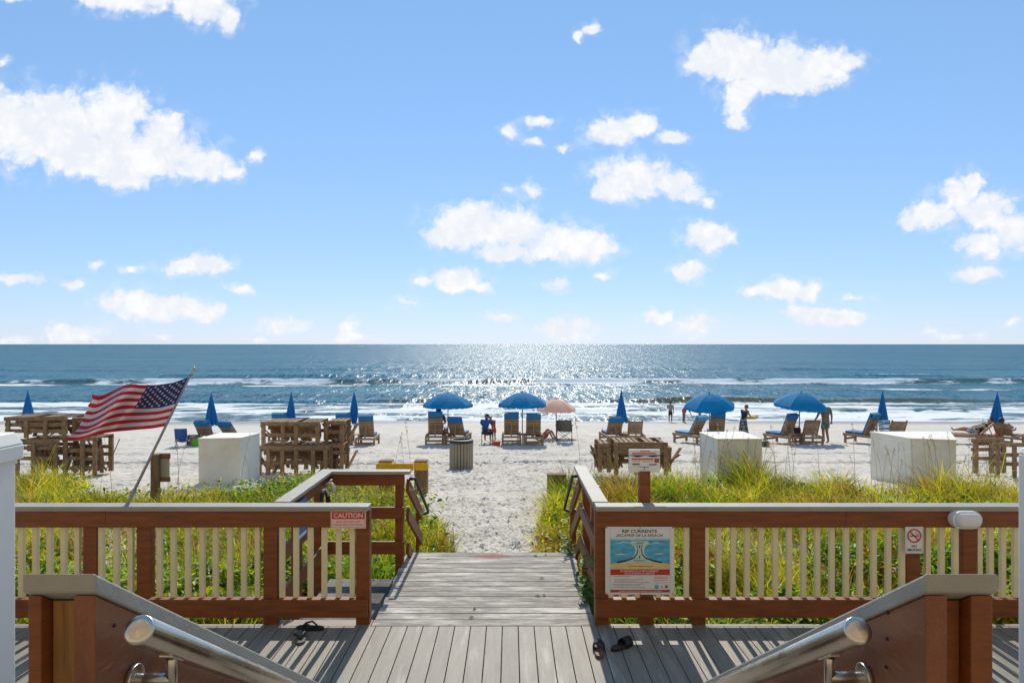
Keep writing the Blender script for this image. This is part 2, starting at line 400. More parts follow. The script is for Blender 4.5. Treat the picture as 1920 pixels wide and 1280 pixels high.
vo = nd(nt, 'ShaderNodeTexVoronoi', voronoi_dimensions='2D', feature='SMOOTH_F1'); vo.inputs['Scale'].default_value = 4.2; vo.inputs['Detail'].default_value = 3; vo.inputs['Roughness'].default_value = .5; vo.inputs['Smoothness'].default_value = .7; vo.inputs['Lacunarity'].default_value = 2.3
L(wm.outputs[0], vo.inputs['Vector'])
base = mth('ADD', acc, mth('MULTIPLY_ADD', n1.outputs[0], .95, -.31))
dens = mth('ADD', base, mth('MULTIPLY_ADD', vo.outputs['Distance'], -.34, .13))
mr = nd(nt, 'ShaderNodeMapRange', interpolation_type='SMOOTHSTEP'); L(dens, mr.inputs[0]); mr.inputs[1].default_value = -.06; mr.inputs[2].default_value = .46
halo = nd(nt, 'ShaderNodeMapRange', interpolation_type='SMOOTHSTEP'); L(base, halo.inputs[0]); halo.inputs[1].default_value = -.26; halo.inputs[2].default_value = .22; halo.inputs[4].default_value = .30
hn = nd(nt, 'ShaderNodeMapRange', interpolation_type='SMOOTHSTEP'); L(n1.outputs[0], hn.inputs[0]); hn.inputs[1].default_value = .42; hn.inputs[2].default_value = .66
up = mth('GREATER_THAN', sep.outputs[1], .021)
front = mth('MULTIPLY', mth('MAXIMUM', mr.outputs[0], mth('MULTIPLY', halo.outputs[0], hn.outputs[0])), up)
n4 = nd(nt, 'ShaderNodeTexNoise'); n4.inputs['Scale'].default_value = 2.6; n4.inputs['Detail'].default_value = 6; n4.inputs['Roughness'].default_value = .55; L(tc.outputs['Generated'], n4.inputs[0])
rest = nd(nt, 'ShaderNodeMapRange', interpolation_type='SMOOTHSTEP'); L(n4.outputs[0], rest.inputs[0]); rest.inputs[1].default_value = .50; rest.inputs[2].default_value = .66   # unseen broken cloud added behind the camera as neutral fill for shaded faces
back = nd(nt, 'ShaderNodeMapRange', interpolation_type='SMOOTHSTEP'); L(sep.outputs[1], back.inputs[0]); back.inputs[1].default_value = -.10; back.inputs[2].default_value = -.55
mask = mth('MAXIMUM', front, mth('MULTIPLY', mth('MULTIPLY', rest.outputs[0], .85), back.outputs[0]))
n2 = nd(nt, 'ShaderNodeTexNoise'); n2.inputs['Scale'].default_value = 1.5; n2.inputs['Detail'].default_value = 7; n2.inputs['Roughness'].default_value = .6
wm2 = nd(nt, 'ShaderNodeVectorMath', operation='ADD'); L(wm.outputs[0], wm2.inputs[0]); wm2.inputs[1].default_value = (7, 3, 0); L(wm2.outputs[0], n2.inputs[0])
shd = mth('MULTIPLY_ADD', vo.outputs['Distance'], -.22, mth('ADD', n2.outputs[0], .08))
cr = ramp(nt, [(.32, (CLOUD_V*.85, CLOUD_V*.885, CLOUD_V*.955)), (.57, (CLOUD_V*.985, CLOUD_V*.99, CLOUD_V*1.0))]); L(shd, cr.inputs[0])
thk = nd(nt, 'ShaderNodeMapRange', interpolation_type='SMOOTHSTEP'); L(dens, thk.inputs[0]); thk.inputs[1].default_value = .12; thk.inputs[2].default_value = .62
ct = nd(nt, 'ShaderNodeMix', data_type='RGBA'); L(thk.outputs[0], ct.inputs[0]); ct.inputs[6].default_value = (CLOUD_V*.84, CLOUD_V*.89, CLOUD_V*.985, 1); L(cr.outputs[0], ct.inputs[7])
cs = nd(nt, 'ShaderNodeVectorMath', operation='SCALE'); L(ct.outputs[2], cs.inputs[0]); cs.inputs['Scale'].default_value = 1/SKY_S
# the thin bright air just above the sea
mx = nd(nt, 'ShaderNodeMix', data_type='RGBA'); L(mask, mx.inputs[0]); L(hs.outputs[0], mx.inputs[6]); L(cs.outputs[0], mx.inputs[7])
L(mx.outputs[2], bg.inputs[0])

# ------------------------------------------------------------------ beach sand (one sheet)
def axis(segs):
    out = [segs[0][0]]
    for a, b, st in segs:
        n = max(1, int(round((b-a)/st))); out += list(a+(b-a)*(np.arange(1, n+1)/n))
    return np.array(out)
ys = axis([(-12, 6, 1.0), (6, 8, .2), (8, 14, .035), (14, 22, .05), (22, 32, .08), (32, 50, .2), (50, 110, 2)])
xp = axis([(0, 2.4, .035), (2.4, 8, .075), (8, 24, .13), (24, 40, .6), (40, 140, 5)])
xs = np.concatenate([-xp[:0:-1], xp])
XX, YY = np.meshgrid(xs, ys)
ZZ = np.interp(YY, _sy, _sz)
beachm = sstep(8, 10, YY)*(1-sstep(40, 44, YY))
ZZ += beachm*(.16*(fbm(XX*.16+50, YY*.2+9, 3)-.5)+.05*(fbm(XX*.9+5, YY*1.1, 3)-.5))
ZZ += beachm*(1-sstep(25, 34, YY))*.022*(fbm(XX*3.2+8, YY*3.6+70, 4)-.5)*2
def dent(x, y, rx, ry, dep, ang):
    i0, i1 = np.searchsorted(ys, [y-3*ry, y+3*ry]); j0, j1 = np.searchsorted(xs, [x-3*rx, x+3*rx])
    if i1 <= i0 or j1 <= j0: return
    dx = XX[i0:i1, j0:j1]-x; dy = YY[i0:i1, j0:j1]-y
    c, s_ = math.cos(ang), math.sin(ang); a = (dx*c+dy*s_)/rx; b = (-dx*s_+dy*c)/ry
    r2 = a*a+b*b
    ZZ[i0:i1, j0:j1] += -dep*np.exp(-r2*1.6)+dep*.55*np.exp(-((np.sqrt(r2)-1.25)**2)*5)
for i in range(15000):
    y = 8.6+22*rng.random()**1.25; cx_ = -.35+(y-10)*.02; hw = 1.0+max(0, y-11)*.42
    x = cx_+rng.normal()*hw
    k_ = .72+.28*min(1, max(0, (y-11)/8)); dent(x, y, k_*(.035+.04*rng.random()), k_*(.045+.045*rng.random()), .013+.024*rng.random(), rng.normal()*.7)
for i in range(7000):
    y = 15+18*rng.random(); x = rng.uniform(-.75, .75)*y
    dent(x, y, .06+.07*rng.random(), .08+.08*rng.random(), .018+.03*rng.random(), rng.normal()*.8)
for y0, ph in ((20.9, 0), (21.25, 0), (23.6, 2), (24.0, 2)):       # tyre tracks along the beach
    yt = y0+.25*np.sin(XX*.11+ph)+.12*np.sin(XX*.37+ph*2)
    q = (YY-yt)/.10; ZZ += -.035*np.exp(-q*q)+.03*np.exp(-(np.abs(q)-1.7)**2*3)
ny, nx = XX.shape
idx = np.arange(ny*nx).reshape(ny, nx)
f4 = np.stack([idx[:-1, :-1], idx[:-1, 1:], idx[1:, 1:], idx[1:, :-1]], -1).reshape(-1, 4)
def sand_mat():
    m = bpy.data.materials.new('beach_sand'); m.use_nodes = True
    t = m.node_tree; K = t.links.new; b = t.nodes['Principled BSDF']; b.inputs['Roughness'].default_value = .9; b.inputs['Specular IOR Level'].default_value = .2
    tc = nd(t, 'ShaderNodeTexCoord')
    n = nd(t, 'ShaderNodeTexNoise'); n.inputs['Scale'].default_value = 1.3; n.inputs['Detail'].default_value = 8; n.inputs['Roughness'].default_value = .65; K(tc.outputs['Object'], n.inputs[0])
    r = ramp(t, [(.3, (.53, .47, .395)), (.7, (.70, .638, .56))]); K(n.outputs[0], r.inputs[0])
    n3 = nd(t, 'ShaderNodeTexNoise'); n3.inputs['Scale'].default_value = 38; n3.inputs['Detail'].default_value = 4; K(tc.outputs['Object'], n3.inputs[0])
    r3 = ramp(t, [(.27, (.62, .56, .5)), (.42, (1, 1, 1))]); K(n3.outputs[0], r3.inputs[0])
    mu = nd(t, 'ShaderNodeMix', data_type='RGBA', blend_type='MULTIPLY'); mu.inputs[0].default_value = 1; K(r.outputs[0], mu.inputs[6]); K(r3.outputs[0], mu.inputs[7])
    at = nd(t, 'ShaderNodeAttribute', attribute_name='wet')
    wc = nd(t, 'ShaderNodeMix', data_type='RGBA'); K(at.outputs['Fac'], wc.inputs[0]); K(mu.outputs[2], wc.inputs[6]); wc.inputs[7].default_value = (.30, .25, .20, 1)
    lt = nd(t, 'ShaderNodeAttribute', attribute_name='litter')
    lc = nd(t, 'ShaderNodeMix', data_type='RGBA'); K(lt.outputs['Fac'], lc.inputs[0]); K(wc.outputs[2], lc.inputs[6]); lc.inputs[7].default_value = (.20, .14, .085, 1)
    K(lc.outputs[2], b.inputs['Base Color'])
    rr = nd(t, 'ShaderNodeMapRange'); K(at.outputs['Fac'], rr.inputs[0]); rr.inputs[3].default_value = .9; rr.inputs[4].default_value = .35; K(rr.outputs[0], b.inputs['Roughness'])
    nb = nd(t, 'ShaderNodeTexNoise'); nb.inputs['Scale'].default_value = 7; nb.inputs['Detail'].default_value = 7; nb.inputs['Roughness'].default_value = .6; K(tc.outputs['Object'], nb.inputs[0])
    bp = nd(t, 'ShaderNodeBump'); bp.inputs['Strength'].default_value = .55; bp.inputs['Distance'].default_value = .06
    K(nb.outputs[0], bp.inputs['Height']); K(bp.outputs[0], b.inputs['Normal'])
    return m
wet = sstep(40.5, 44.5, YY+1.2*(fbm(XX*.12, YY*.05+3, 3)-.5))
# vegetation density over the dune (also drives the litter on the sand)
def vegdens(X, Y):
    e = (fbm(X*.55+40, Y*.55+40, 3)-.5)
    lb = np.interp(Y, [6.3, 7.95, 8.0, 9.2, 10.3, 14, 16], [-2.3, -2.3, -.95, -.80, -.78, -1.85, -2.5])
    rb = np.interp(Y, [6.3, 8.3, 8.4, 9.2, 10.3, 12.8, 16.5], [1.0, .95, .42, .26, .30, .52, 1.5])
    e2 = np.where(X < -.3, .5, 1.0)
    left = sstep(0, .25, lb+e*.5-X); right = sstep(0, .25, X-rb+e*.5)
    fl = np.interp(X, [-14, -9.9, -9.2, -6.2, -5.2, -3.4, -2], [16.6, 16.3, 14.2, 14.2, 16.0, 16.4, 14.8])
    fr = np.interp(X, [.5, 2, 4.5, 5.2, 6.4, 7, 8.4, 9.2, 11, 14], [15.0, 15.6, 15.6, 16.0, 15.9, 15.2, 14.8, 14.3, 15.2, 15.6])
    far = np.where(X < -.3, fl, fr)
    gap = 1-.9*np.exp(-((X-6.7)**2/.5+(Y-13.6)**2/.25))-.85*np.exp(-((X-7.9)**2/.25+(Y-14.2)**2/.3))-.7*np.exp(-((X-9.9)**2/.4+(Y-13.9)**2/.2))
    gap = gap*(.35+.65*sstep(.36, .47, fbm(X*.9+77, Y*.9+12, 3)))
    return gap*np.maximum(left, right)*sstep(-.2, .9, far+e*2.4*e2-Y)*sstep(6.22, 6.27, Y)
litter = vegdens(XX, YY)*sstep(.36, .55, fbm(XX*1.1+3, YY*1.1+60, 4))*.8
sand = bigmesh('sand', np.stack([XX, YY, ZZ], -1).reshape(-1, 3), f4, sand_mat(), smooth=True, attrs={'wet': wet, 'litter': litter})
tag(sand, kind='structure')
def sandz(x, y):
    i = min(max(np.searchsorted(ys, y), 1), len(ys)-1); j = min(max(np.searchsorted(xs, x), 1), len(xs)-1)
    return float(ZZ[i, j])
def sandz_arr(x, y):
    i = np.clip(np.searchsorted(ys, y), 1, len(ys)-1); j = np.clip(np.searchsorted(xs, x), 1, len(xs)-1)
    return ZZ[i, j]

# ------------------------------------------------------------------ sea
SEA = -2.6
yr = axis([(43, 64, .16), (64, 100, .3), (100, 160, 1.0)])
far_rows = 160*np.power(30000/160, np.arange(1, 60)/59)
yr = np.concatenate([yr, far_rows])
uu = np.linspace(-1, 1, 421)
YS, UU = np.meshgrid(yr, uu, indexing='ij'); XS = UU*(45+.95*YS)
def crest(Y0, amp, front, back, wob, seed, cover):
    c = Y0+wob*(fbm(XS*.035+seed, XS*0+seed, 3)-.5)*2
    a = amp*sstep(cover-.14, cover+.14, fbm(XS*.028+seed*3, XS*0+seed+.5, 3))
    d = YS-c
    a = a*(.35+.65*sstep(-15, -6, XS)) if Y0 < 70 else a
    h = a*np.where(d < 0, np.exp(-(d/front)**2), np.exp(-(d/back)**2))
    return h, c, (a/amp), d
near = 1-sstep(150, 260, YS)
h = .05*(fbm(XS*.55+9, YS*.75, 4)-.5)*2*sstep(44, 52, YS)*near + .16*(fbm(XS*.05+9, YS*.22, 3)-.5)*2*sstep(55, 75, YS)*near
foam = np.zeros_like(h); olive = np.zeros_like(h)
b1 = crest(60.5, .62, .7, 2.2, 1.6, 11, .44)
b2 = crest(68.5, .42, 1.0, 2.6, 1.8, 37, .55)
b3 = crest(90, .65, .9, 2.6, 2.2, 53, .30)
b4 = crest(107, .5, 1.6, 3.5, 3, 71, .46)
b5 = crest(134, .42, 2.2, 4.5, 3, 91, .42)
b6 = crest(52.5, .16, .5, 1.6, 1.4, 131, .35)
for hh, c, cov, d in (b1, b2, b3, b4, b5, b6): h = h+hh
fn = fbm(XS*.16+3, YS*.5+8, 4); fn2 = fbm(XS*.45+30, YS*.9+80, 4)
# inner surf: from the first breaker to the waterline
c1 = b1[1]
inner = sstep(0, 1.2, c1-.7-YS)
foam = np.maximum(foam, inner*(.42+.36*sstep(.42, .60, fn)+.5*(fn2-.5)))
foam = np.maximum(foam, np.exp(-((YS-(c1-1.35))/.8)**2)*(.62+.9*(fn-.35)))
foam = np.maximum(foam, np.exp(-((YS-(c1+.25))/.35)**2)*(fn > .50)*b1[2]*.9)
foam = np.maximum(foam, np.exp(-((YS-(b6[1]-.6))/.8)**2)*.85*sstep(.3, .5, fn2))
olive = np.maximum(olive, np.exp(-((YS-(c1-.35))/.75)**2)*b1[2]*sstep(-16, -7, XS))
olive = np.maximum(olive, .55*np.exp(-((YS-(b2[1]-.8))/1.0)**2)*b2[2])
c3 = b3[1]
foam = np.maximum(foam, b3[2]*np.where(YS < c3, np.exp(-((YS-c3+.7)/2.0)**2), np.exp(-((YS-c3+.7)/.7)**2))*(.42+1.3*(fn-.30)))
foam = np.maximum(foam, .80*np.exp(-((YS-(c3-4.0))/2.4)**2)*sstep(.38, .60, fn)*(.35+.65*sstep(30, 8, XS)))
foam = np.maximum(foam, .65*np.exp(-((YS-77)/3.0)**2)*sstep(.56, .68, fn))
foam = np.maximum(foam, .55*b2[2]*np.exp(-((YS-b2[1]+.4)/.8)**2)*sstep(.50, .62, fn))
foam = np.maximum(foam, b4[2]*np.exp(-((YS-b4[1])/.8)**2)*sstep(.58, .68, fbm(XS*.08+70, YS*.3, 3))*.7)
foam = np.maximum(foam, .85*np.exp(-((YS-(45.6+1.0*(fbm(XS*.15+60, XS*0, 3)-.5)*2))/.45)**2))
olive = np.maximum(olive, .35*np.exp(-((YS-(c3-.8))/1.2)**2)*b3[2])
olive = np.maximum(olive, .25*inner)
edge = sstep(44.2, 46.5, YS+1.6*(fbm(XS*.15+60, XS*0, 3)-.5)*2)
zs = SEA+h*sstep(45, 50, YS)-(1-edge)*.3
ns, ms = XS.shape; ii = np.arange(ns*ms).reshape(ns, ms)
fs = np.stack([ii[:-1, :-1], ii[:-1, 1:], ii[1:, 1:], ii[1:, :-1]], -1).reshape(-1, 4)
def sea_mat():
    m = bpy.data.materials.new('sea_water'); m.use_nodes = True
    t = m.node_tree; K = t.links.new; b = t.nodes['Principled BSDF']; out = t.nodes['Material Output']
    b.inputs['Roughness'].default_value = .13; b.inputs['IOR'].default_value = 1.33
    tc = nd(t, 'ShaderNodeTexCoord')
    mp = nd(t, 'ShaderNodeMapping'); mp.inputs['Scale'].default_value = (.02, .11, 1); K(tc.outputs['Object'], mp.inputs[0])
    n = nd(t, 'ShaderNodeTexNoise'); n.inputs['Scale'].default_value = 1; n.inputs['Detail'].default_value = 8; n.inputs['Roughness'].default_value = .66; K(mp.outputs[0], n.inputs[0])
    r = ramp(t, [(.32, SEA_A), (.68, SEA_B)]); K(n.outputs[0], r.inputs[0])
    ao = nd(t, 'ShaderNodeAttribute', attribute_name='olive')
    mo = nd(t, 'ShaderNodeMix', data_type='RGBA'); K(ao.outputs['Fac'], mo.inputs[0]); K(r.outputs[0], mo.inputs[6]); mo.inputs[7].default_value = (.17, .15, .06, 1)
    # ripples: facets of the water surface at three sizes, longer along the crests
    acc_ = None
    for sc_, am in (((2.2, .16, 1), SEA_N[0]), ((4.5, 1.4, 1), SEA_N[1]), ((13, 7, 1), SEA_N[2])):
        mq = nd(t, 'ShaderNodeMapping'); mq.inputs['Scale'].default_value = sc_; K(tc.outputs['Object'], mq.inputs[0])
        q = nd(t, 'ShaderNodeTexNoise'); q.inputs['Scale'].default_value = 1; q.inputs['Detail'].default_value = 3; q.inputs['Roughness'].default_value = .6; K(mq.outputs[0], q.inputs[0])
        s_ = nd(t, 'ShaderNodeVectorMath', operation='MULTIPLY_ADD'); K(q.outputs[1], s_.inputs[0]); s_.inputs[1].default_value = (am*.5, am, 0); s_.inputs[2].default_value = (-am*.25, -am/2, 0)
        if acc_ is None: acc_ = s_.outputs[0]
        else:
            a_ = nd(t, 'ShaderNodeVectorMath', operation='ADD'); K(acc_, a_.inputs[0]); K(s_.outputs[0], a_.inputs[1]); acc_ = a_.outputs[0]
    ge = nd(t, 'ShaderNodeNewGeometry'); a_ = nd(t, 'ShaderNodeVectorMath', operation='ADD'); K(ge.outputs['Normal'], a_.inputs[0]); K(acc_, a_.inputs[1])
    nn_ = nd(t, 'ShaderNodeVectorMath', operation='NORMALIZE'); K(a_.outputs[0], nn_.inputs[0]); dif = nd(t, 'ShaderNodeBsdfDiffuse'); K(mo.outputs[2], dif.inputs[0])
    gl = nd(t, 'ShaderNodeBsdfGlossy'); gl.inputs['Roughness'].default_value = SEA_R; K(nn_.outputs[0], gl.inputs['Normal'])
    fr = nd(t, 'ShaderNodeFresnel'); fr.inputs[0].default_value = 1.33; K(nn_.outputs[0], fr.inputs['Normal'])
    ff = nd(t, 'ShaderNodeMath', operation='MULTIPLY'); K(fr.outputs[0], ff.inputs[0]); ff.inputs[1].default_value = SEA_SPEC      # wave slopes hide each other near the horizon
    wsh = nd(t, 'ShaderNodeMixShader'); K(ff.outputs[0], wsh.inputs[0]); K(dif.outputs[0], wsh.inputs[1]); K(gl.outputs[0], wsh.inputs[2])
    # foam
    mf = nd(t, 'ShaderNodeMapping'); mf.inputs['Scale'].default_value = (.55, 1.5, 1); K(tc.outputs['Object'], mf.inputs[0])
    nf = nd(t, 'ShaderNodeTexNoise'); nf.inputs['Scale'].default_value = 1.2; nf.inputs['Detail'].default_value = 9; nf.inputs['Roughness'].default_value = .68; nf.inputs['Distortion'].default_value = .8; K(mf.outputs[0], nf.inputs[0])
    af = nd(t, 'ShaderNodeAttribute', attribute_name='foam')
    ad = nd(t, 'ShaderNodeMath', operation='ADD'); K(af.outputs['Fac'], ad.inputs[0]); K(nf.outputs[0], ad.inputs[1])
    rf = nd(t, 'ShaderNodeMapRange', interpolation_type='SMOOTHSTEP'); K(ad.outputs[0], rf.inputs[0]); rf.inputs[1].default_value = .93; rf.inputs[2].default_value = 1.16
    fd = nd(t, 'ShaderNodeBsdfPrincipled'); fd.inputs['Base Color'].default_value = (.76, .77, .765, 1); fd.inputs['Roughness'].default_value = .8; fd.inputs['Specular IOR Level'].default_value = .2
    fb = nd(t, 'ShaderNodeBump'); fb.inputs['Strength'].default_value = .7; fb.inputs['Distance'].default_value = .12; K(nf.outputs[0], fb.inputs['Height']); K(fb.outputs[0], fd.inputs['Normal'])
    ms_ = nd(t, 'ShaderNodeMixShader'); K(rf.outputs[0], ms_.inputs[0]); K(wsh.outputs[0], ms_.inputs[1]); K(fd.outputs[0], ms_.inputs[2]); K(ms_.outputs[0], out.inputs[0])
    return m
sea = bigmesh('sea', np.stack([XS, YS, zs], -1).reshape(-1, 3), fs, sea_mat(), smooth=True, attrs={'foam': np.clip(foam, 0, 1), 'olive': np.clip(olive, 0, 1)})
tag(sea, kind='structure')

# ------------------------------------------------------------------ deck, ramp, stairs
mb = MB(); x = -6.2; wd = .1425
while x < 6.2:
    mb.bb((x+.0035, 3.12, -.03), (x+wd-.0035, 6.155, 0)); x += wd
dk = mb.build('deck', 'deck', bevel=.002); tag(dk, kind='structure')
mb = MB()
for a, b in ((-6.2, -2.2), (.782, 3.6), (3.6, 6.2)): mb.bb((a+.003, 6.16, -.03), (b-.003, 6.205, .0))
mb.bb((-2.197, 6.16, -.03), (-1.265, 6.30, 0))
for a, b in ((-6.2, -2.2), (.782, 6.2)): mb.bb((a, 6.165, -.30), (b, 6.20, -.034))
tag(mb.build('deck_edge', 'edge', bevel=.002), kind='structure')
mb = MB(); y = 6.16
while y < 8.33:
    j = rng.normal()*.0012
    mb.bb((-1.255+rng.uniform(-.012, .012), y+.005, -.04+j), (.772+rng.uniform(-.01, .01), y+.1405, j)); y += .1455
tag(mb.build('boardwalk', 'ramp', bevel=.003), kind='structure')
mb = MB(); mb.bb((-1.24, 6.32, -.32), (-1.20, 8.32, -.045)); mb.bb((.72, 6.32, -.32), (.76, 8.32, -.045)); mb.bb((-1.19, 8.30, -.6), (.71, 8.335, -.045))
for i in range(3):
    z = -.16-.15*i; mb.bb((-1.18, 8.345+.29*i, z-.04), (.70, 8.345+.29*i+.28, z))
tag(mb.build('beach_steps', 'ramp', bevel=.003), kind='structure')
mb = MB(); mb.bb((-2.06, 6.31, -.24), (-1.262, 7.8, -.14))
tag(mb.build('concrete_slab', 'slab'), kind='structure')
# upper landing and stairs the viewer stands on
mb = MB(); x = -3
while x < 3:
    mb.bb((x+.0025, -2.2, 1.0), (x+wd-.0025, 1.38, 1.04)); x += wd
for i in range(1, 6):
    z = 1.04-.1733*i; y = 1.385+.275*(i-1)
    mb.bb((-.85, y, z-.035), (.85, y+.285, z)); mb.bb((-.85, y-.03, z+.004), (.85, y-.004, z+.13))
mb.bb((-.85, 2.735, .004), (.85, 2.755, .13))
tag(mb.build('stairs', 'deck', bevel=.002), kind='structure')
# sand-worn red paint on the far end of the boardwalk
def paint_mat():
    m = bpy.data.materials.new('worn_red_paint'); m.use_nodes = True
    t = m.node_tree; K = t.links.new; b = t.nodes['Principled BSDF']; out = t.nodes['Material Output']; b.inputs['Base Color'].default_value = (.50, .12, .09, 1); b.inputs['Roughness'].default_value = .8
    tc = nd(t, 'ShaderNodeTexCoord'); n = nd(t, 'ShaderNodeTexNoise'); n.inputs['Scale'].default_value = 13; n.inputs['Detail'].default_value = 8; n.inputs['Roughness'].default_value = .7; K(tc.outputs['Object'], n.inputs[0])
    g = nd(t, 'ShaderNodeTexGradient', gradient_type='SPHERICAL'); mp = nd(t, 'ShaderNodeMapping'); mp.inputs['Scale'].default_value = (3.2, 6, 1); K(tc.outputs['Object'], mp.inputs[0]); K(mp.outputs[0], g.inputs[0])
    a = nd(t, 'ShaderNodeMath', operation='MULTIPLY_ADD'); K(g.outputs[0], a.inputs[0]); a.inputs[1].default_value = .9; K(n.outputs[0], a.inputs[2])
    r = nd(t, 'ShaderNodeMapRange'); K(a.outputs[0], r.inputs[0]); r.inputs[1].default_value = .66; r.inputs[2].default_value = 1.25; r.inputs[4].default_value = .5
    tr = nd(t, 'ShaderNodeBsdfTransparent'); mx_ = nd(t, 'ShaderNodeMixShader'); K(r.outputs[0], mx_.inputs[0]); K(tr.outputs[0], mx_.inputs[1]); K(b.outputs[0], mx_.inputs[2]); K(mx_.outputs[0], out.inputs[0])
    return m
mb = MB()
for k in range(2):
    y0 = -.145+k*.1455
    mb.add([(-.33, y0+.004, 0), (.33, y0+.004, 0), (.33, y0+.138, 0), (-.33, y0+.138, 0)], [(0, 1, 2, 3)])
o = mb.build('paint_mark', paint_mat(), loc=(-.24, 8.18, .006)); tag(o, kind='structure')

# ------------------------------------------------------------------ fences
FY = 6.15
def zf(py, Y=FY): return CZ-(py-CY)/F*Y
def xf(px, Y=6.2): return (px-CX)/F*Y
def deck_fence(name, label, x0, x1, posts, bal, end, joints=()):
    t = thing(name, label, 'fence', ((x0+x1)/2, 6.2, 0)); ox = (x0+x1)/2
    L_ = lambda x: x-ox
    zt, zb, z1 = zf(949), zf(957), zf(988)
    c0, c1 = (x0, x1+.012) if end == 'r' else (x0-.0, x1)
    MB().bb((L_(c0), -.085, zb+.001), (L_(c1), .075, zt+.006)).build('cap_rail', 'cap', t, .006)
    js = [x0]+[xf(p_) for p_ in joints]+[x1]
    for a_, b_ in zip(js[:-1], js[1:]): MB().bb((L_(a_)+.0008, -.06, z1), (L_(b_)-.0008, -.022+(.0005 if a_ > x0 else 0), zb)).build('top_rail', 'brown_h', t, .003)
    MB().bb((L_(x0), -.06, zf(1157)), (L_(x1), .022, zf(1123))).build('bottom_rail', 'brown_h', t, .004)
    for px in posts:
        c = xf(px); w = .062
        mb = MB(); mb.bb((L_(c-w), -.021, .0), (L_(c+w), .07, zb-.002)).build('post', 'brown', t, .004)
    for px in bal:
        c = xf(px, 6.19); MB().bb((L_(c-.024), -.0205, zf(1123)+.001), (L_(c+.022), .02, zb-.03)).build('baluster', 'cream', t, .003)
    return t
lb = [40, 66, 93, 119, 145, 190, 218, 245, 299, 325, 352, 379, 404, 431, 457, 483, 529, 555, 582, 608, 635, 661]
fl_ = deck_fence('deck_fence', 'brown deck fence with cream balusters on the left, carrying the red caution sign', -5.4, xf(691), [-150, -40, 171, 271, 508, 681], [-120, -94, -67, -14, 12]+lb, 'r', (205,))
rb_ = [1145, 1170, 1196, 1234, 1260, 1287, 1324, 1348, 1375, 1401, 1427, 1454, 1480, 1507, 1533, 1560, 1587, 1613, 1639, 1666, 1692, 1740, 1766, 1792, 1837, 1858, 1881, 1905, 1931, 1957, 1984, 2010]
fr_ = deck_fence('deck_fence', 'brown deck fence with cream balusters on the right, carrying the rip current sign', xf(1116), 5.4, [1128, 1211, 1309, 1710, 1816, 2040], rb_, 'l', (1580,))
# three-board railings along the boardwalk
def board_rail(name, label, pts, posts, cap=True, side=1):
    t = thing(name, label, 'railing', (pts[0][0], pts[0][1], 0)); o = Vector((pts[0][0], pts[0][1], 0))
    for i in range(len(pts)-1):
        a = Vector((*pts[i], 0))-o; b = Vector((*pts[i+1], 0))-o
        if cap:
            d = (b-a).normalized(); e0 = a-d*(.0 if i == 0 else .07); e1 = b+d*.07
            MB().beam(e0+Vector((0, 0, 1.073-.002*i)), e1+Vector((0, 0, 1.073-.002*i)), .145, .036).build('cap_rail', 'cap', t, .005)
        for z, hgt in ((.985, .135), (.60, .135), (.20, .145)):
            MB().beam(a+Vector((0, 0, z)), b+Vector((0, 0, z)), .036, hgt).build('board', 'brown_h', t, .003)
    for x, y in posts:
        MB().bb((x-.045-o.x, y-.045-o.y, -.5), (x+.045-o.x, y+.045-o.y, 1.05)).build('post', 'brown', t, .004)
    return t
board_rail('board_railing', 'brown three board railing with grey cap bending round the left corner of the walkway', [(-2.11, 6.29), (-2.11, 7.86), (-1.22, 7.86)], [(-2.175, 6.95), (-2.175, 7.75), (-1.285, 7.925)])
board_rail('board_railing', 'brown three board railing with grey cap along the right edge of the walkway', [(.83, 6.29), (.83, 8.1)], [(.895, 7.2), (.895, 8.06)])
def stair_rail(label, X, out, y0):
    t = thing('stair_railing', label, 'railing', (X, y0, 0))
    for z0, h_ in ((.90, .14), (.56, .14), (.16, .12)):
        MB().beam((0, 0, z0), (0, 1.25, z0-.66), .036, h_).build('board', 'brown_h', t, .003)
    MB().bb((out*.022-.04, 1.12, -.75), (out*.022+.04 if out > 0 else out*.022+.0, 1.2, .30)).build('post', 'brown', t, .003)
    pi = -out*.085
    MB().tube([(0-out*.02, .0, .97), (pi, .0, .97), (pi, .05, .96), (pi, 1.25, .30), (pi, 1.28, .26), (-out*.02, 1.28, .24)], .019, 10).build('handrail', 'dark', t, smooth=True)
    for yb in (.12, 1.1):
        MB().beam((-out*.018, yb, .82-.53*yb+.05), (pi, yb, .9-.53*yb), .03, .012).build('bracket', 'brass', t)
    return t
stair_rail('brown sloping rail with black handrail going down to the sand left of the path', -1.2, -1, 7.97)
stair_rail('brown sloping rail with black handrail going down to the sand right of the path', .83, 1, 8.13)

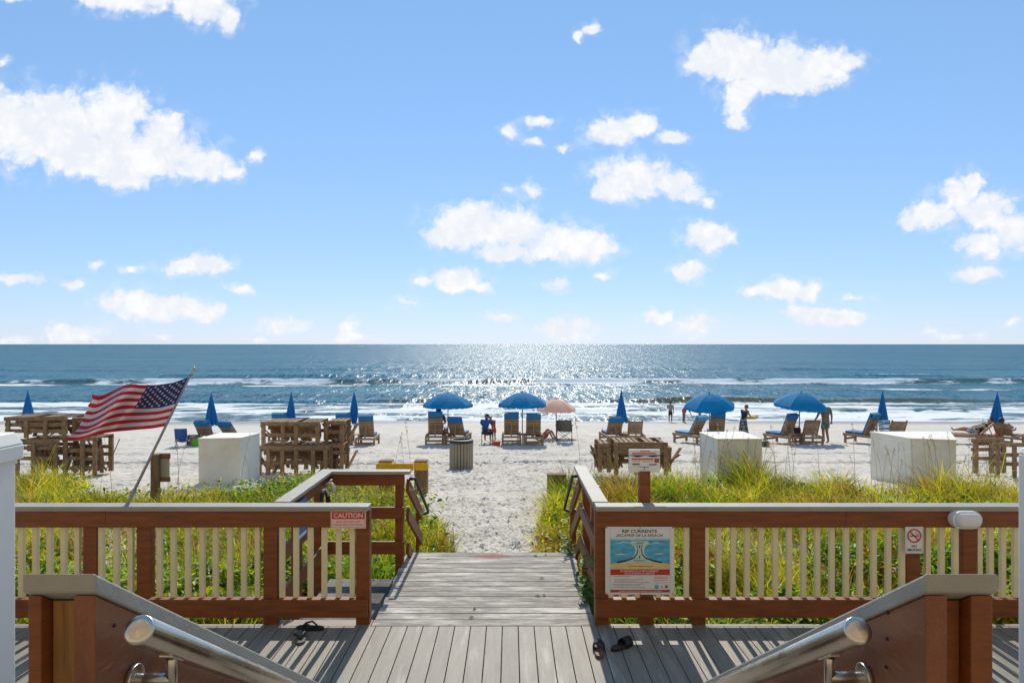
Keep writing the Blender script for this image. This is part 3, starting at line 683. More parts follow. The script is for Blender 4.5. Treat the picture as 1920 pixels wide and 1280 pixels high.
# ------------------------------------------------------------------ stair side walls, handrails, white columns
SL = -.632; Y0 = 1.425; ZK = 2.062
def side_wall(label, s, ow, iw):
    """s=-1 left, 1 right; local x measured outwards from the inner face"""
    t = thing('stair_wall', label, 'stair railing', (s*.868, Y0, 0))
    e = 2.1; zk = ZK
    def prof(x0, x1, y0, top, m, name, bev=.003):
        mb = MB(); pts = [(y0, 1.0), (y0, top+SL*y0), (e, top+SL*e), (e, -.0), (1.7, 0)]
        n = len(pts); vs = [(s*x0, y, z) for y, z in pts]+[(s*x1, y, z) for y, z in pts]
        fs_ = [tuple(range(n)), tuple(range(n, 2*n))]+[(i, (i+1) % n, n+(i+1) % n, n+i) for i in range(n)]
        return mb.add(vs, fs_).build(name, m, t, bev)
    th = .040
    mb = MB(); vs = []
    for x in (-.002, .152):
        for y, z in ((0, zk), (e+.05, zk+SL*(e+.05)), (e+.05, zk+SL*(e+.05)-th*1.1), (0, zk-th)): vs.append((s*x, y, z))
    mb.add(vs, [(0, 1, 2, 3), (4, 5, 6, 7), (0, 1, 5, 4), (1, 2, 6, 5), (2, 3, 7, 6), (3, 0, 4, 7)]).build('cap_rail', 'cap', t, .005)
    prof(.006, .006+iw, .012, zk-th-.002, 'brown_panel', 'inner_panel')
    prof(.148-ow, .148, .012, zk-th-.002, 'brown', 'outer_panel')
    prof(.008+iw, .146-ow, .045, zk-th-.004, 'rawwood' if s < 0 else 'brown', 'core_post')
    return t
side_wall('brown panelled stair side wall with grey cap, bare timber showing in its end, left of the stairs', -1, .028, .046)
side_wall('brown panelled stair side wall with grey cap and three nail holes, right of the stairs', 1, .046, .046)
def nails(px_list, s, parent):
    for px, py in px_list:
        Y = s*.8735/((px-CX)/F); p = P(px, py, Y)
        MB().cyl((0, 0, 0), (-s*.004, 0, 0), .004, n=8).build('nail_hole', 'ink', parent, loc=(s*.0005+(p.x-s*.868), p.y-Y0, p.z))
def handrail(label, s, cx_px, cy_px):
    X = .782; Y = X*F/abs(cx_px-CX); p = P(cx_px, cy_px, Y)
    t = thing('steel_handrail', label, 'handrail', (p.x, p.y, p.z))
    d = Vector((0, 1, SL)).normalized(); r = .0305
    MB().tube([d*0, d*2.35], r, 40).build('tube', 'steel', t, .002, True)
    zax = -d; rot = zax.to_track_quat('Z', 'Y').to_euler()
    mb = MB().lathe([(r*.985, 0), (r*.96, .004), (r*.62, .0052), (r*.3, .006), (.0004, .0065)], 48)
    mb.build('end_cap', 'steelcap', t, smooth=True, loc=-d*.0005*1, rot=rot)
    for k in (.16, 1.35):
        q = d*k; zz = q.z-.085; b = thing_part('wall_bracket', t)
        wx = s*.091
        fl = MB().cyl((wx, q.y, zz-.0), (wx-s*.012, q.y, zz), .034, n=28); fl.build('flange', 'steel', b, .002, True)
        MB().tube([(wx-s*.010, q.y, zz), (s*.0, q.y, zz)], .0135, 20).build('arm', 'steel', b, .002, True)
        MB().cyl((0, q.y, zz-.016), (0, q.y, q.z-r*1.15), .0125, n=20).build('stem', 'steel', b, .002, True)
        MB().beam(Vector((0, q.y, q.z-r*1.17))-d*.035, Vector((0, q.y, q.z-r*1.17))+d*.035, .03, .007).build('saddle', 'steel', b, .002)
    return t
def thing_part(name, parent):
    o = bpy.data.objects.new(name, None); COL.objects.link(o); o.parent = parent; o.empty_display_size = .05; return o
handrail('round stainless steel handrail along the left stair wall', -1, 262, 1180)
handrail('round stainless steel handrail along the right stair wall', 1, 1608, 1182)
sw = [o for o in COL.objects if o.name.startswith('stair_wall')]
nails([(214, 1172)], -1, sw[0]); nails([(1665, 1148), (1664, 1197), (1662, 1250)], 1, sw[1])
# left column with cap, right column without
t = thing('white_column', 'white square column with a moulded cap at the left edge', 'column', (-1.753, 2.24, 0))
MB().bb((-.075, -.075, -.5), (.075, .075, 2.15)).build('shaft', 'white', t, .004)
mb = MB(); mb.bb((-.092, -.092, 2.15), (.092, .092, 2.20)); mb.bb((-.080, -.080, 2.135), (.080, .080, 2.149)); mb.box((0, 0, 2.222), (.184, .184, .042), taper=.8); mb.build('cap', 'white', t, .004)
t = thing('white_column', 'plain white square column at the right edge', 'column', (1.797, 2.24, 0))
MB().bb((-.075, -.075, -.5), (.075, .075, 2.17)).build('shaft', 'white', t, .004)
MB().box((0, 0, 2.181), (.15, .15, .02), taper=.9).build('cap', 'white', t, .003)

# unseen beach house added behind the viewer for warm bounce: its sunlit front is what the steel rails and shaded boards see
M['stucco'] = mat('sunlit_stucco', (.66, .52, .34), .9, var=.06, scale=2, bump=.2); M['glass'] = mat('window_glass', (.03, .04, .05), .08, var=.02)
t = thing('unseen_beach_house', 'unseen cream stucco beach house with rows of balconies, added behind the stairs for bounce light', 'building', (0, -9, 0))
MB().bb((-26, -6, -1), (26, 0, 17)).build('wall', 'stucco', t)
for fl__ in range(5):
    z = 1.2+fl__*3.2
    MB().bb((-26, .01, z-.35), (26, 1.3, z-.12)).build('balcony_slab', 'stucco', t)
    for i in range(8):
        x = -22.75+i*6.5
        w_ = MB().bb((x-1.1, .004, z), (x+1.1, .05, z+2.1)).build('window', 'white', t); MB().bb((x-1.0, .052, z+.08), (x-.04, .058, z+2.0)).bb((x+.04, .052, z+.08), (x+1.0, .058, z+2.0)).build('pane', 'glass', w_)
# ------------------------------------------------------------------ signs on the fence
def rect(parent, x0, x1, z0, z1, y, m, name, th=.0012):
    return MB().bb((x0, y-th, z0), (x1, y, z1)).build(name, m, parent)
def plate(w, h, r, th, m, parent, name='plate'):
    pts = []
    for cx_, cz_, a0 in ((w/2-r, h/2-r, 0), (-w/2+r, h/2-r, 90), (-w/2+r, -h/2+r, 180), (w/2-r, -h/2+r, 270)):
        for k in range(5):
            a = R(a0+k*22.5); pts.append((cx_+r*math.cos(a), cz_+r*math.sin(a)))
    return MB().prism(pts, -th/2, th/2).build(name, m, parent)
def dashes(mb, x0, x1, z, h, y, seed, wmin=.004, wmax=.02):
    q = random.Random(seed); x = x0
    while x < x1:
        w = min(q.uniform(wmin, wmax), x1-x)
        mb.bb((x, y-.0006, z-h/2), (x+w, y, z+h/2)); x += w+.0032
    return mb
YF = 6.128
# rip current board
t = thing('warning_sign', 'large white rip currents warning board with sea diagram on the right fence', 'sign', P(1199, 1050.5, YF))
k8 = YF/F/8
def ux(a): return (a-632)*k8
def uz(b): return (643-b)*k8
plate(128*YF/F, 127*YF/F, .018, .004, 'sign', t)
MB().bb((ux(186), -.0028, uz(1120)), (ux(1094), -.0021, uz(158))).build('border_line', 'signpale', t)
rect(t, ux(196), ux(1084), uz(1112), uz(306), -.003, 'sign', 'text_panel', .0006)
rect(t, ux(196), ux(1084), uz(304), uz(168), -.003, 'sign', 'header', .0006)
pic = rect(t, ux(196), ux(1084), uz(690), uz(306), -.0038, 'signblue', 'sea_picture', .0006)
sp = MB(); sp.prism([(ux(a), uz(b)) for a, b in ((196, 768), (1084, 768), (1084, 690), (960, 676), (640, 655), (300, 676), (196, 690))], -.0052, -.0046); sp.build('sand_picture', 'signsand', t)
nk = MB()
nk.prism([(ux(a), uz(b)) for a, b in ((250, 682), (430, 640), (520, 590), (562, 535), (570, 480), (545, 420), (480, 378), (520, 345), (750, 345), (785, 378), (722, 420), (698, 480), (704, 535), (748, 590), (840, 640), (1010, 682))], -.0050, -.0044)
for a0, a1, b_ in ((250, 540, 375), (740, 1020, 385)):
    nk.prism([(ux(a0), uz(b_+22)), (ux((a0+a1)/2), uz(b_-4)), (ux(a1), uz(b_+14)), (ux((a0+a1)/2), uz(b_-26))], -.0048, -.0044)
nk.prism([(ux(196), uz(330)), (ux(1084), uz(330)), (ux(1084), uz(307)), (ux(196), uz(307))], -.0046, -.0043)
nk.build('rip_channel', 'signpale', t)
ar = MB()
for s in (-1, 1):
    pts = [(632+s*44, 400), (632+s*26, 470), (632+s*40, 545), (632+s*90, 600), (632+s*200, 640), (632+s*338, 666)]
    for i in range(len(pts)-1):
        (a, b), (c, d) = pts[i], pts[i+1]; n = Vector((-(d-b), c-a)).normalized()*(4+2.2*i)
        ar.prism([(ux(a-n.x), uz(b-n.y)), (ux(c-n.x), uz(d-n.y)), (ux(c+n.x), uz(d+n.y)), (ux(a+n.x), uz(b+n.y))], -.0060, -.0054)
for b_ in (405, 560):
    ar.prism([(ux(632), uz(b_)), (ux(648), uz(b_+26)), (ux(638), uz(b_+26)), (ux(638), uz(b_+48)), (ux(626), uz(b_+48)), (ux(626), uz(b_+26)), (ux(616), uz(b_+26))], -.0060, -.0054)
ar.prism([(ux(575), uz(382)), (ux(690), uz(362)), (ux(680), uz(374)), (ux(590), uz(386))], -.0060, -.0054)
dashes(ar, ux(545), ux(715), uz(634), .0045, -.0055, 3, .006, .014); dashes(ar, ux(580), ux(690), uz(656), .004, -.0055, 4, .006, .014)
dashes(ar, ux(465), ux(830), uz(724), .005, -.0055, 5, .006, .014)
ar.build('current_arrows', 'ink', t)
wv = MB()
for a0, a1, b_ in ((245, 462, 545), (830, 1022, 537)): wv.prism([(ux(a0), uz(b_+4)), (ux((a0+a1)/2), uz(b_-9)), (ux(a1), uz(b_+2)), (ux((a0+a1)/2), uz(b_+8))], -.0046, -.0040)
wv.build('wave_streaks', 'sign', t)
rect(t, ux(196), ux(1084), uz(855), uz(770), -.0042, 'red', 'red_band', .0008)
rect(t, ux(196), ux(1084), uz(1113), uz(1075), -.0042, 'red', 'red_band', .0008)
letter(t, 'RIP CURRENTS', 0, -.0040, uz(203), .040, 'ink', .0011, width=ux(895)-ux(372))
letter(t, '¡ESCÁPESE DE LA RESACA!', 0, -.0040, uz(264), .032, 'ink', .0006, .25, width=ux(985)-ux(280))
letter(t, 'IF CAUGHT IN A RIP CURRENT', 0, -.0058, uz(797), .021, 'sign', .0004, .2, width=ux(925)-ux(350))
letter(t, 'SI LO ATRAPA LA RESACA', 0, -.0058, uz(832), .019, 'sign', .0003, .2, width=ux(860)-ux(410))
tx = MB()
for i, (b_, a1) in enumerate(((878, 500), (920, 690), (944, 580), (966, 780), (994, 690), (1012, 640), (1040, 720))):
    dashes(tx, ux(245), ux(a1), uz(b_), .0050, -.0038, 20+i, .005, .018)
tx.build('small_print', 'greytext', t)
tx = MB()
for i, b_ in enumerate((884, 906, 934)): dashes(tx, ux(850), ux(1055), uz(b_), .0048, -.0038, 40+i, .005, .016)
for i, b_ in enumerate((878, 994, 1040)): dashes(tx, ux(225), ux(238), uz(b_), .0050, -.0038, 60+i, .005, .008)
tx.bb((ux(845), -.0044, uz(972)), (ux(1055), -.0038, uz(968)))
tx.build('small_print', 'red', t)
for (a, b_, r_, m_) in ((888, 1032, 34, 'signblue'), (1034, 1030, 24, 'redcooler')):
    MB().cyl((ux(a), -.0036, uz(b_)), (ux(a), -.0044, uz(b_)), r_*k8, n=24).build('emblem', m_, t)
MB().beam((ux(945), -.004, uz(1018)), (ux(985), -.004, uz(1046)), .003, .003).beam((ux(945), -.0045, uz(1046)), (ux(985), -.0045, uz(1018)), .003, .003).build('emblem', 'red', t)
dm = MB(); dashes(dm, ux(330), ux(960), uz(1094), .0045, -.0052, 77, .006, .018); dm.build('small_print', 'sign', t)
sc_ = MB()
for a in (140, 640, 1125):
    for b_ in (150, 1135): sc_.cyl((ux(a), -.002, uz(b_)), (ux(a), -.005, uz(b_)), .005, n=8)
sc_.build('screws', 'dark', t)
# caution sign
t = thing('warning_sign', 'small red and white caution sign at the end of the left fence', 'sign', P(653, 973.5, YF)); k = YF/F
plate(66*k, 33*k, .004, .003, 'pinkpanel', t)
rect(t, -30.5*k, 30.5*k, 1*k, 14*k, -.0024, 'red', 'red_band', .0006)
letter(t, 'CAUTION', 0, -.0038, 7.4*k, .058, 'pinkpanel', .0012, width=55*k)
letter(t, 'SAND GETS VERY HOT', 0, -.0022, -4.4*k, .021, 'red', .0003, width=46*k)
letter(t, 'PLEASE WEAR FOOTWEAR', 0, -.0022, -9.8*k, .021, 'red', .0003, width=54*k)
mb = MB()
for a, b in (((-31, -14.5), (31, -14)), ((-31, 14), (31, 14.5)), ((-31, -14), (-30.5, 14)), ((30.5, -14), (31, 14))): mb.bb((a[0]*k, -.0024, a[1]*k), (b[0]*k, -.0018, b[1]*k))
mb.build('border_line', 'red', t)
# no smoking sign
t = thing('warning_sign', 'white no smoking sign with red circle on the right fence', 'sign', P(1714, 1012, YF))
plate(33.5*k, 50*k, .008, .003, 'sign', t)
mb = MB(); ci = []
for i in range(40):
    a = 2*math.pi*i/40; ci.append((math.cos(a), math.sin(a)))
r0, r1, zc = 10.6*k, 13.2*k, 8.2*k
for i in range(40):
    (a, b), (c, d) = ci[i], ci[(i+1) % 40]
    mb.prism([(a*r0, zc+b*r0), (a*r1, zc+b*r1), (c*r1, zc+d*r1), (c*r0, zc+d*r0)], -.0046, -.0040)
q = .7071; w = 1.3*k
mb.prism([(-q*r0-w*q, zc+q*r0-w*q), (-q*r0+w*q, zc+q*r0+w*q), (q*r0+w*q, zc-q*r0+w*q), (q*r0-w*q, zc-q*r0-w*q)], -.0046, -.0040)
mb.build('prohibition_ring', 'red', t)
mb = MB(); mb.bb((-8.2*k, -.0034, zc-1.1*k), (6*k, -.0028, zc+.9*k)); mb.bb((6.8*k, -.0034, zc-1.1*k), (8.4*k, -.0028, zc+.9*k))
mb.tube([(8*k, -.003, zc+1.6*k), (7*k, -.003, zc+3.2*k), (4.4*k, -.003, zc+3.6*k), (4*k, -.003, zc+6*k), (1.5*k, -.003, zc+7*k)], .0022, 5)
mb.build('cigarette', 'ink', t)
letter(t, 'NO', 0, -.0026, -11.3*k, .030, 'ink', .0007, width=9.5*k); letter(t, 'SMOKING', 0, -.0026, -18.4*k, .034, 'ink', .0008, width=27*k)
mb = MB()
for a, b in (((-15.6, -23.6), (15.6, -23.2)), ((-15.6, 23.2), (15.6, 23.6)), ((-15.6, -23.2), (-15.2, 23.2)), ((15.2, -23.2), (15.6, 23.2))): mb.bb((a[0]*k, -.0024, a[1]*k), (b[0]*k, -.0016, b[1]*k))
mb.build('border_line', 'greytext', t)
# sign on a post behind the right fence
p = P(1208, 885, 6.42); k2 = 6.42/F
t = thing('post_sign', 'white beach notice with navy wave band on a brown post behind the right fence', 'sign', (p.x, p.y, 0))
MB().bb((-.05, -.045, -.6), (.05, .045, p.z+.012)).build('post', 'brown', t, .004)
pl = MB().bb((-29*k2, -.012, p.z+.001), (29*k2, .012, p.z+43*k2)).build('plate', 'sign', t, .002)
z0 = p.z; fy = -.0135
def sz_(py): return z0+(885-py)*k2
mb = MB()
N = 16
for i in range(N):
    a0 = -29*k2+58*k2*i/N; a1 = a0+58*k2/N
    f = lambda x: 1.6*math.sin((x/(58*k2)+.5)*4*math.pi+1.2)
    mb.prism([(a0, sz_(854.8)+f(a0)*k2*.9), (a1, sz_(854.8)+f(a1)*k2*.9), (a1, sz_(852.2)), (a0, sz_(852.2))], fy-.001, fy)
mb.build('wave_band', 'signnavy', pl)
mb = MB(); dashes(mb, -8*k2, 10*k2, sz_(845), .009, fy, 5, .008, .02); dashes(mb, -23*k2, 22*k2, sz_(849.2), .013, fy, 6, .006, .02); dashes(mb, -24*k2, 16*k2, sz_(859.8), .015, fy, 7, .008, .024)
mb.build('red_lettering', 'red', pl)
MB().bb((18.5*k2, fy-.001, sz_(866.5)), (27*k2, fy, sz_(858.5))).build('red_patch', 'redcooler', pl)
mb = MB(); mb.bb((-23*k2, fy-.001, sz_(870.2)), (-9*k2, fy, sz_(868.2))); mb.bb((8*k2, fy-.001, sz_(871)), (23*k2, fy, sz_(869.2))); dashes(mb, -9*k2, 8*k2, sz_(874.5), .006, fy, 9, .006, .014)
mb.bb((-1.2*k2, fy-.001, sz_(878.5)), (.6*k2, fy, sz_(876)))
mb.build('dark_lettering', 'ink', pl)
mb = MB(); dashes(mb, -22*k2, -8*k2, sz_(864), .006, fy, 10, .004, .012); dashes(mb, -4*k2, 16*k2, sz_(864.5), .006, fy, 11, .004, .012); dashes(mb, -22*k2, -8*k2, sz_(873), .004, fy, 12, .004, .012); mb.build('small_print', 'greytext', pl)
# bulkhead lamp on the right fence
p = P(1812, 974, 6.08)
t = thing('bulkhead_lamp', 'white oval bulkhead lamp on the right fence post beside the no smoking sign', 'lamp', (p.x, p.y, p.z))
mb = MB(); kk = 6.08/F
def capsule(hw, hh, n=12):
    pts = []
    for i in range(n+1): a = -math.pi/2+math.pi*i/n; pts.append((hw-hh+hh*math.cos(a), hh*math.sin(a)))
    for i in range(n+1): a = math.pi/2+math.pi*i/n; pts.append((-(hw-hh)+hh*math.cos(a), hh*math.sin(a)))
    return pts
mb.prism(capsule(28*kk, 16.5*kk), -.02, .06); mb.build('housing', 'white', t, .006)
mb = MB(); prev = None; pts0 = capsule(25*kk, 13.8*kk); n = len(pts0)
for j, (s_, y_) in enumerate(((1, -.02), (.97, -.038), (.86, -.054), (.62, -.064), (.3, -.068))):
    for (a, b) in pts0: mb.v.append(Vector((a*s_, y_, b*s_)))
    if j:
        for i in range(n): mb.f.append([(j-1)*n+i, (j-1)*n+(i+1) % n, j*n+(i+1) % n, j*n+i]); mb.mi.append(0)
mb.fan([4*n+i for i in range(n)]); mb.build('diffuser', 'lampglass', t, smooth=True)
MB().prism([(-15*kk, -1.0*kk), (15*kk, -1.0*kk), (15*kk, .2*kk), (-15*kk, .2*kk)], -.0665, -.03).build('guard_bar', 'white', t, .003)

# ------------------------------------------------------------------ flag
b0 = P(236, 951, 6.2); b1_ = P(361, 696, 6.62)
t = thing('flag', 'American flag flying from a slanted grey pole fixed to the left fence', 'flag', tuple(b0))
def lp(v): return v-b0
dr = (b1_-b0).normalized()
MB().tube([lp(b0)-dr*.02, lp(b1_)-dr*.03], [.014, .010], 12).build('pole', 'pole', t, smooth=True)
mb = MB(); mb.lathe([(.0005, -.035), (.014, -.028), (.016, -.015), (.008, -.004), (.007, .004), (.015, .016), (.018, .028), (.013, .042), (.0005, .048)], 14); mb.build('finial', 'brass', t, smooth=True, loc=lp(b1_), rot=dr.to_track_quat('Z', 'Y').to_euler())
mb = MB(); mb.cyl(lp(b0)+dr*.10, lp(b0)+dr*.17, .019, n=12); mb.cyl(lp(b0)-dr*.03, lp(b0)+dr*.13, .017, n=12); mb.box((.0, 0, .0), (.07, .05, .012)); mb.cyl(lp(b0)+dr*.14-Vector((.03, 0, 0)), lp(b0)+dr*.14+Vector((.03, 0, 0)), .008, n=8); mb.build('bracket', 'pole', t, smooth=False)
def curve(pts, u):
    pts = np.array(pts, float); d = np.concatenate([[0], np.cumsum(np.hypot(*np.diff(pts, axis=0).T))]); d /= d[-1]
    return np.array([np.interp(u, d, pts[:, 0]), np.interp(u, d, pts[:, 1])])
TOP = [(354, 707), (325, 717), (297, 721), (270, 722), (250, 720), (235, 721), (220, 728), (195, 740), (184, 742), (172, 739)]
BOT = [(308, 799), (285, 803), (250, 806), (215, 809), (180, 814), (155, 822), (138, 825), (121, 825)]
FLY = [(172, 739), (173, 749), (165, 758), (166, 766), (158, 774), (157, 784), (151, 792), (149, 803), (137, 811), (121, 825)]
def fl(u, v):
    a = curve(TOP, u); b = curve(BOT, u); q = a*(1-v)+b*v
    fe = curve(FLY, v); fl_ = np.array([172, 739])*(1-v)+np.array([121, 825])*v
    q = q+(fe-fl_)*max(0, (u-.55)/.45)**1.5
    ph = u*9-v*3.5
    q = q+np.array([0, 2.6*math.sin(u*8+v*2.2)*math.sin(math.pi*v)*min(1, u*2)])
    hx = (1-v)*.965+v*.60
    Y = 6.2+.42*hx+.10*math.sin(ph)*min(1, u*2.5)+.05*math.sin(ph*1.9+1+v*5)*min(1, u*2)+.10*u
    return P(q[0], q[1], Y)-b0
NU, NV = 60, 39
grid = [[fl(i/NU, j/NV) for i in range(NU+1)] for j in range(NV+1)]
st = MB(); ca = MB()
for j in range(NV):
    for i in range(NU):
        can = j < 21 and i < int(.43*NU)
        m_ = ca if can else st
        o = len(m_.v); m_.v += [grid[j][i], grid[j][i+1], grid[j+1][i+1], grid[j+1][i]]; m_.f.append([o, o+1, o+2, o+3]); m_.mi.append((j//3) % 2 if not can else 0)
clo = st.build('stripes', ['flagred', 'flagwhite'], t, smooth=True)
cao = ca.build('canton', 'flagblue', t, smooth=True)
for o in (clo, cao):
    bm = bmesh.new(); bm.from_mesh(o.data); bmesh.ops.remove_doubles(bm, verts=bm.verts, dist=1e-5); bmesh.ops.recalc_face_normals(bm, faces=bm.faces); bm.to_mesh(o.data); bm.free()
ss = MB()
for r_ in range(9):
    n = 6 if r_ % 2 == 0 else 5
    for c_ in range(n):
        v_ = (r_+1)/10*(7/13); u_ = .43*((c_+.5)/6 if n == 6 else (c_+1)/6)
        pts = []
        for i in range(10):
            rr = (.026 if i % 2 == 0 else .0105)*1.0; a = math.pi*2*i/10
            pts.append(fl(max(0, u_+rr*math.sin(a)*.62), max(0, v_-rr*math.cos(a)*1.05)))
        cen = fl(u_, v_)
        for off in (-.005, .005):
            o = len(ss.v); ss.v += [p_+Vector((0, off, 0)) for p_ in pts]+[cen+Vector((0, off*1.2, 0))]
            for i in range(10): ss.f.append([o+i, o+(i+1) % 10, o+10]); ss.mi.append(0)
ss.build('stars', 'star', cao)

# ------------------------------------------------------------------ walkway corner: hose, tap, blue board
t = thing('blue_board', 'blue board fixed inside the left corner railing', 'sign', (-2.075, 6.75, .84))
MB().bb((0, -.17, -.22), (.012, .17, .16)).build('panel', 'signpanelblue', t, .002)
MB().bb((.0125, -.15, -.20), (.0145, .15, -.17)).bb((.0125, -.13, .02), (.0145, .13, .05)).build('white_lines', 'sign', t)
t = thing('garden_hose', 'black hose coiled on a holder inside the left corner railing', 'hose', (-2.06, 7.38, .8))
pts = []
for i in range(120):
    a = i/120*2*math.pi*3.3; r_ = .15+.012*math.sin(a*.7); pts.append((.03+.018*math.sin(a*.31)+i*.0003, r_*math.sin(a)*1.0, -.06+(r_+.07)*math.cos(a)))
MB().tube(pts, .0115, 7).build('coil', 'black', t, smooth=True)
MB().tube([(.0, 0, .16), (.06, 0, .17), (.09, 0, .13), (.09, .0, .10)], .012, 8).build('holder', 'signback', t, smooth=True)
t = thing('water_tap', 'pale tap on the left corner railing above the black hose', 'tap', (-2.06, 7.66, .95))
MB().tube([(-.02, 0, .02), (.05, 0, .03), (.075, 0, .0), (.08, 0, -.07)], [.02, .022, .024, .02], 10).build('spout', 'sign', t, smooth=True)
MB().box((.05, 0, .065), (.02, .07, .012)).cyl((.05, 0, .03), (.05, 0, .06), .007, n=8).build('handle', 'brass', t)

# ------------------------------------------------------------------ flip-flops on the deck
def sandal(name, label, px, py, rz, group, strap='black', sole='black', L_=.255, wide=.095, band=False):
    Y = CZ/((py-CY)/F); p = P(px, py, Y)
    t = thing(name, label, 'flip flop', (p.x, p.y, .0015), rz, group)
    pts = []
    for i in range(28):
        a = 2*math.pi*i/28; y_ = math.sin(a)*L_/2; w_ = wide/2*(1+.16*math.sin(a)-.18*math.exp(-((y_+.03)/.045)**2)); pts.append((math.copysign(abs(math.cos(a))**.8, math.cos(a))*w_, y_))
    mb = MB(); n = len(pts)
    for z in (0, .02):
        for (x, y) in pts: mb.v.append(Vector((x, y, z+(.006 if y < -.05 else 0)*(z > 0))))
    mb.fan(range(n), True); mb.fan(range(n, 2*n))
    for i in range(n): mb.f.append([i, (i+1) % n, n+(i+1) % n, n+i]); mb.mi.append(0)
    mb.build('sole', sole, t, .003)
    if band:
        mb = MB(); m_ = 9
        for i in range(m_):
            a = math.pi*i/(m_-1)
            for y in (-.0, .085): mb.v.append(Vector((math.cos(a)*wide*.52, y+.01*math.sin(a), .012+math.sin(a)*.062)))
        for i in range(m_-1): mb.f.append([2*i, 2*i+1, 2*i+3, 2*i+2]); mb.mi.append(0)
        mb.build('strap', strap, t, smooth=True, solid=.006)
    else:
        for s in (-1, 1): MB().tube([(0, .07, .018), (s*.016, .05, .046), (s*.040, .0, .054), (s*.046, -.045, .018)], [.006, .009, .0095, .007], 8).build('strap', strap, t, smooth=True)
    return t
g1 = 'black flip flops left by the left fence'; g2 = 'brown black sandals left by the right fence'
sandal('flip_flop', 'black flip flop lying sideways nearest the foot of the left fence', 582, 1179, R(82), g1)
sandal('flip_flop', 'black flip flop with grey insole, nearer the stairs on the left', 562, 1197, R(200), g1, sole='campgrey')
sandal('flip_flop', 'dark sandal half in sunlight, left one of the right pair', 1123, 1222, R(-6), g2, strap='black', sole='hairb', band=True, wide=.1)
sandal('flip_flop', 'dark sandal in shadow, right one of the right pair', 1166, 1213, R(-50), g2, strap='black', sole='hair', band=True, wide=.1)
# ------------------------------------------------------------------ beach furniture
def open_umbrella(label, px, Y, R_=1.03, top=2.06, rim=1.58, fabric='canvas', tilt=(0, 0), off=0, polem='polewood'):
    b = GX(px, Y); b.z = sandz(b.x, b.y)
    t = thing('beach_umbrella', label, 'umbrella', tuple(b), rng.uniform(0, .6), 'open beach umbrellas')
    N = 8; per = 6; n = N*per; mb = MB(); prof = [.02, .18, .38, .58, .76, .9, 1.0]
    for i, f in enumerate(prof):
        for k in range(n):
            a = 2*math.pi*k/n; q = (k % per)/per; sag = 4*q*(1-q)
            r_ = R_*f*(1-.055*sag*f); z = rim+(top-rim)*(1-f**1.75)-.035*sag*f*(1-f*.3)
            mb.v.append(Vector((r_*math.cos(a), r_*math.sin(a), z)))
    for k in range(n):                                             # valance
        a = 2*math.pi*k/n; q = (k % per)/per; sag = 4*q*(1-q); r_ = R_*(1-.055*sag)*1.005
        mb.v.append(Vector((r_*math.cos(a), r_*math.sin(a), rim-.11-.025*math.sin(q*math.pi*3)**2)))
    m_ = len(prof)+1
    for i in range(m_-1):
        for k in range(n): mb.f.append([i*n+k, i*n+(k+1) % n, (i+1)*n+(k+1) % n, (i+1)*n+k]); mb.mi.append(0)
    mb.fan(range(n))
    head = mb.build('canopy', fabric, t, smooth=False)
    rb_m = MB()
    for k in range(N):
        a = 2*math.pi*k/N; rb_m.tube([(0, 0, top-.10), (R_*.5*math.cos(a), R_*.5*math.sin(a), top-.10-(top-rim)*.28), (R_*.97*math.cos(a), R_*.97*math.sin(a), rim-.015)], .007, 5)
    ribs = rb_m.build('ribs', 'pole', t)
    fin = MB().lathe([(.035, top-.02), (.03, top+.03), (.012, top+.06), (.0005, top+.065)], 10).build('finial', fabric, t)
    MB().cyl((0, 0, -.3), (0, 0, top-.02), .021, n=10).build('pole', polem, t, smooth=True)
    if tilt != (0, 0):
        T = Matrix.Translation((0, 0, 1.35)) @ Euler((tilt[0], tilt[1], 0)).to_matrix().to_4x4() @ Matrix.Translation((0, 0, -1.35))
        for o in (head, ribs, fin): o.data.transform(T)
    return t
def closed_umbrella(label, px, Y, w=.2, z0=.82, top=2.06, lean=0, seed=0, taper=0):
    b = GX(px, Y); b.z = sandz(b.x, b.y)
    t = thing('beach_umbrella', label, 'umbrella', tuple(b), 0, 'closed beach umbrellas')
    q = random.Random(seed); ph = q.uniform(0, 6); mb = MB(); n = 48
    f = [(w*1.12, z0), (w*1.08, z0+.05), (w*.95, z0+.2), (w*.78, z0+.45), (w*.56, z0+.72), (w*.36, z0+.95), (w*.2, z0+1.12), (.025, top-.04)]
    if taper: f = [(w*.35, z0), (w*.5, z0+.05), (w*.72, z0+.18), (w*.82, z0+.4), (w*.72, z0+.65), (w*.5, z0+.9), (w*.28, z0+1.1), (.025, top-.04)]
    mb.lathe(f, n, lobes=lambda a, i: 1+(.22*math.cos(8*a+ph)+.10*math.cos(3*a+ph*2+i*.3)) if i < 7 else 1)
    for v in mb.v:
        h = (v.z-z0)/(top-z0); v.x += lean*(1-h)**1.3
        if h < .06: v.z += .05*math.sin(8*math.atan2(v.y, v.x)+ph)
    mb.build('canopy', 'folded', t, smooth=True)
    MB().lathe([(.027, top-.05), (.03, top), (.012, top+.045), (.0005, top+.05)], 10).build('finial', 'folded', t)
    MB().cyl((0, 0, -.3), (0, 0, top-.03), .021, n=10).build('pole', 'polewood', t, smooth=True)
    return t
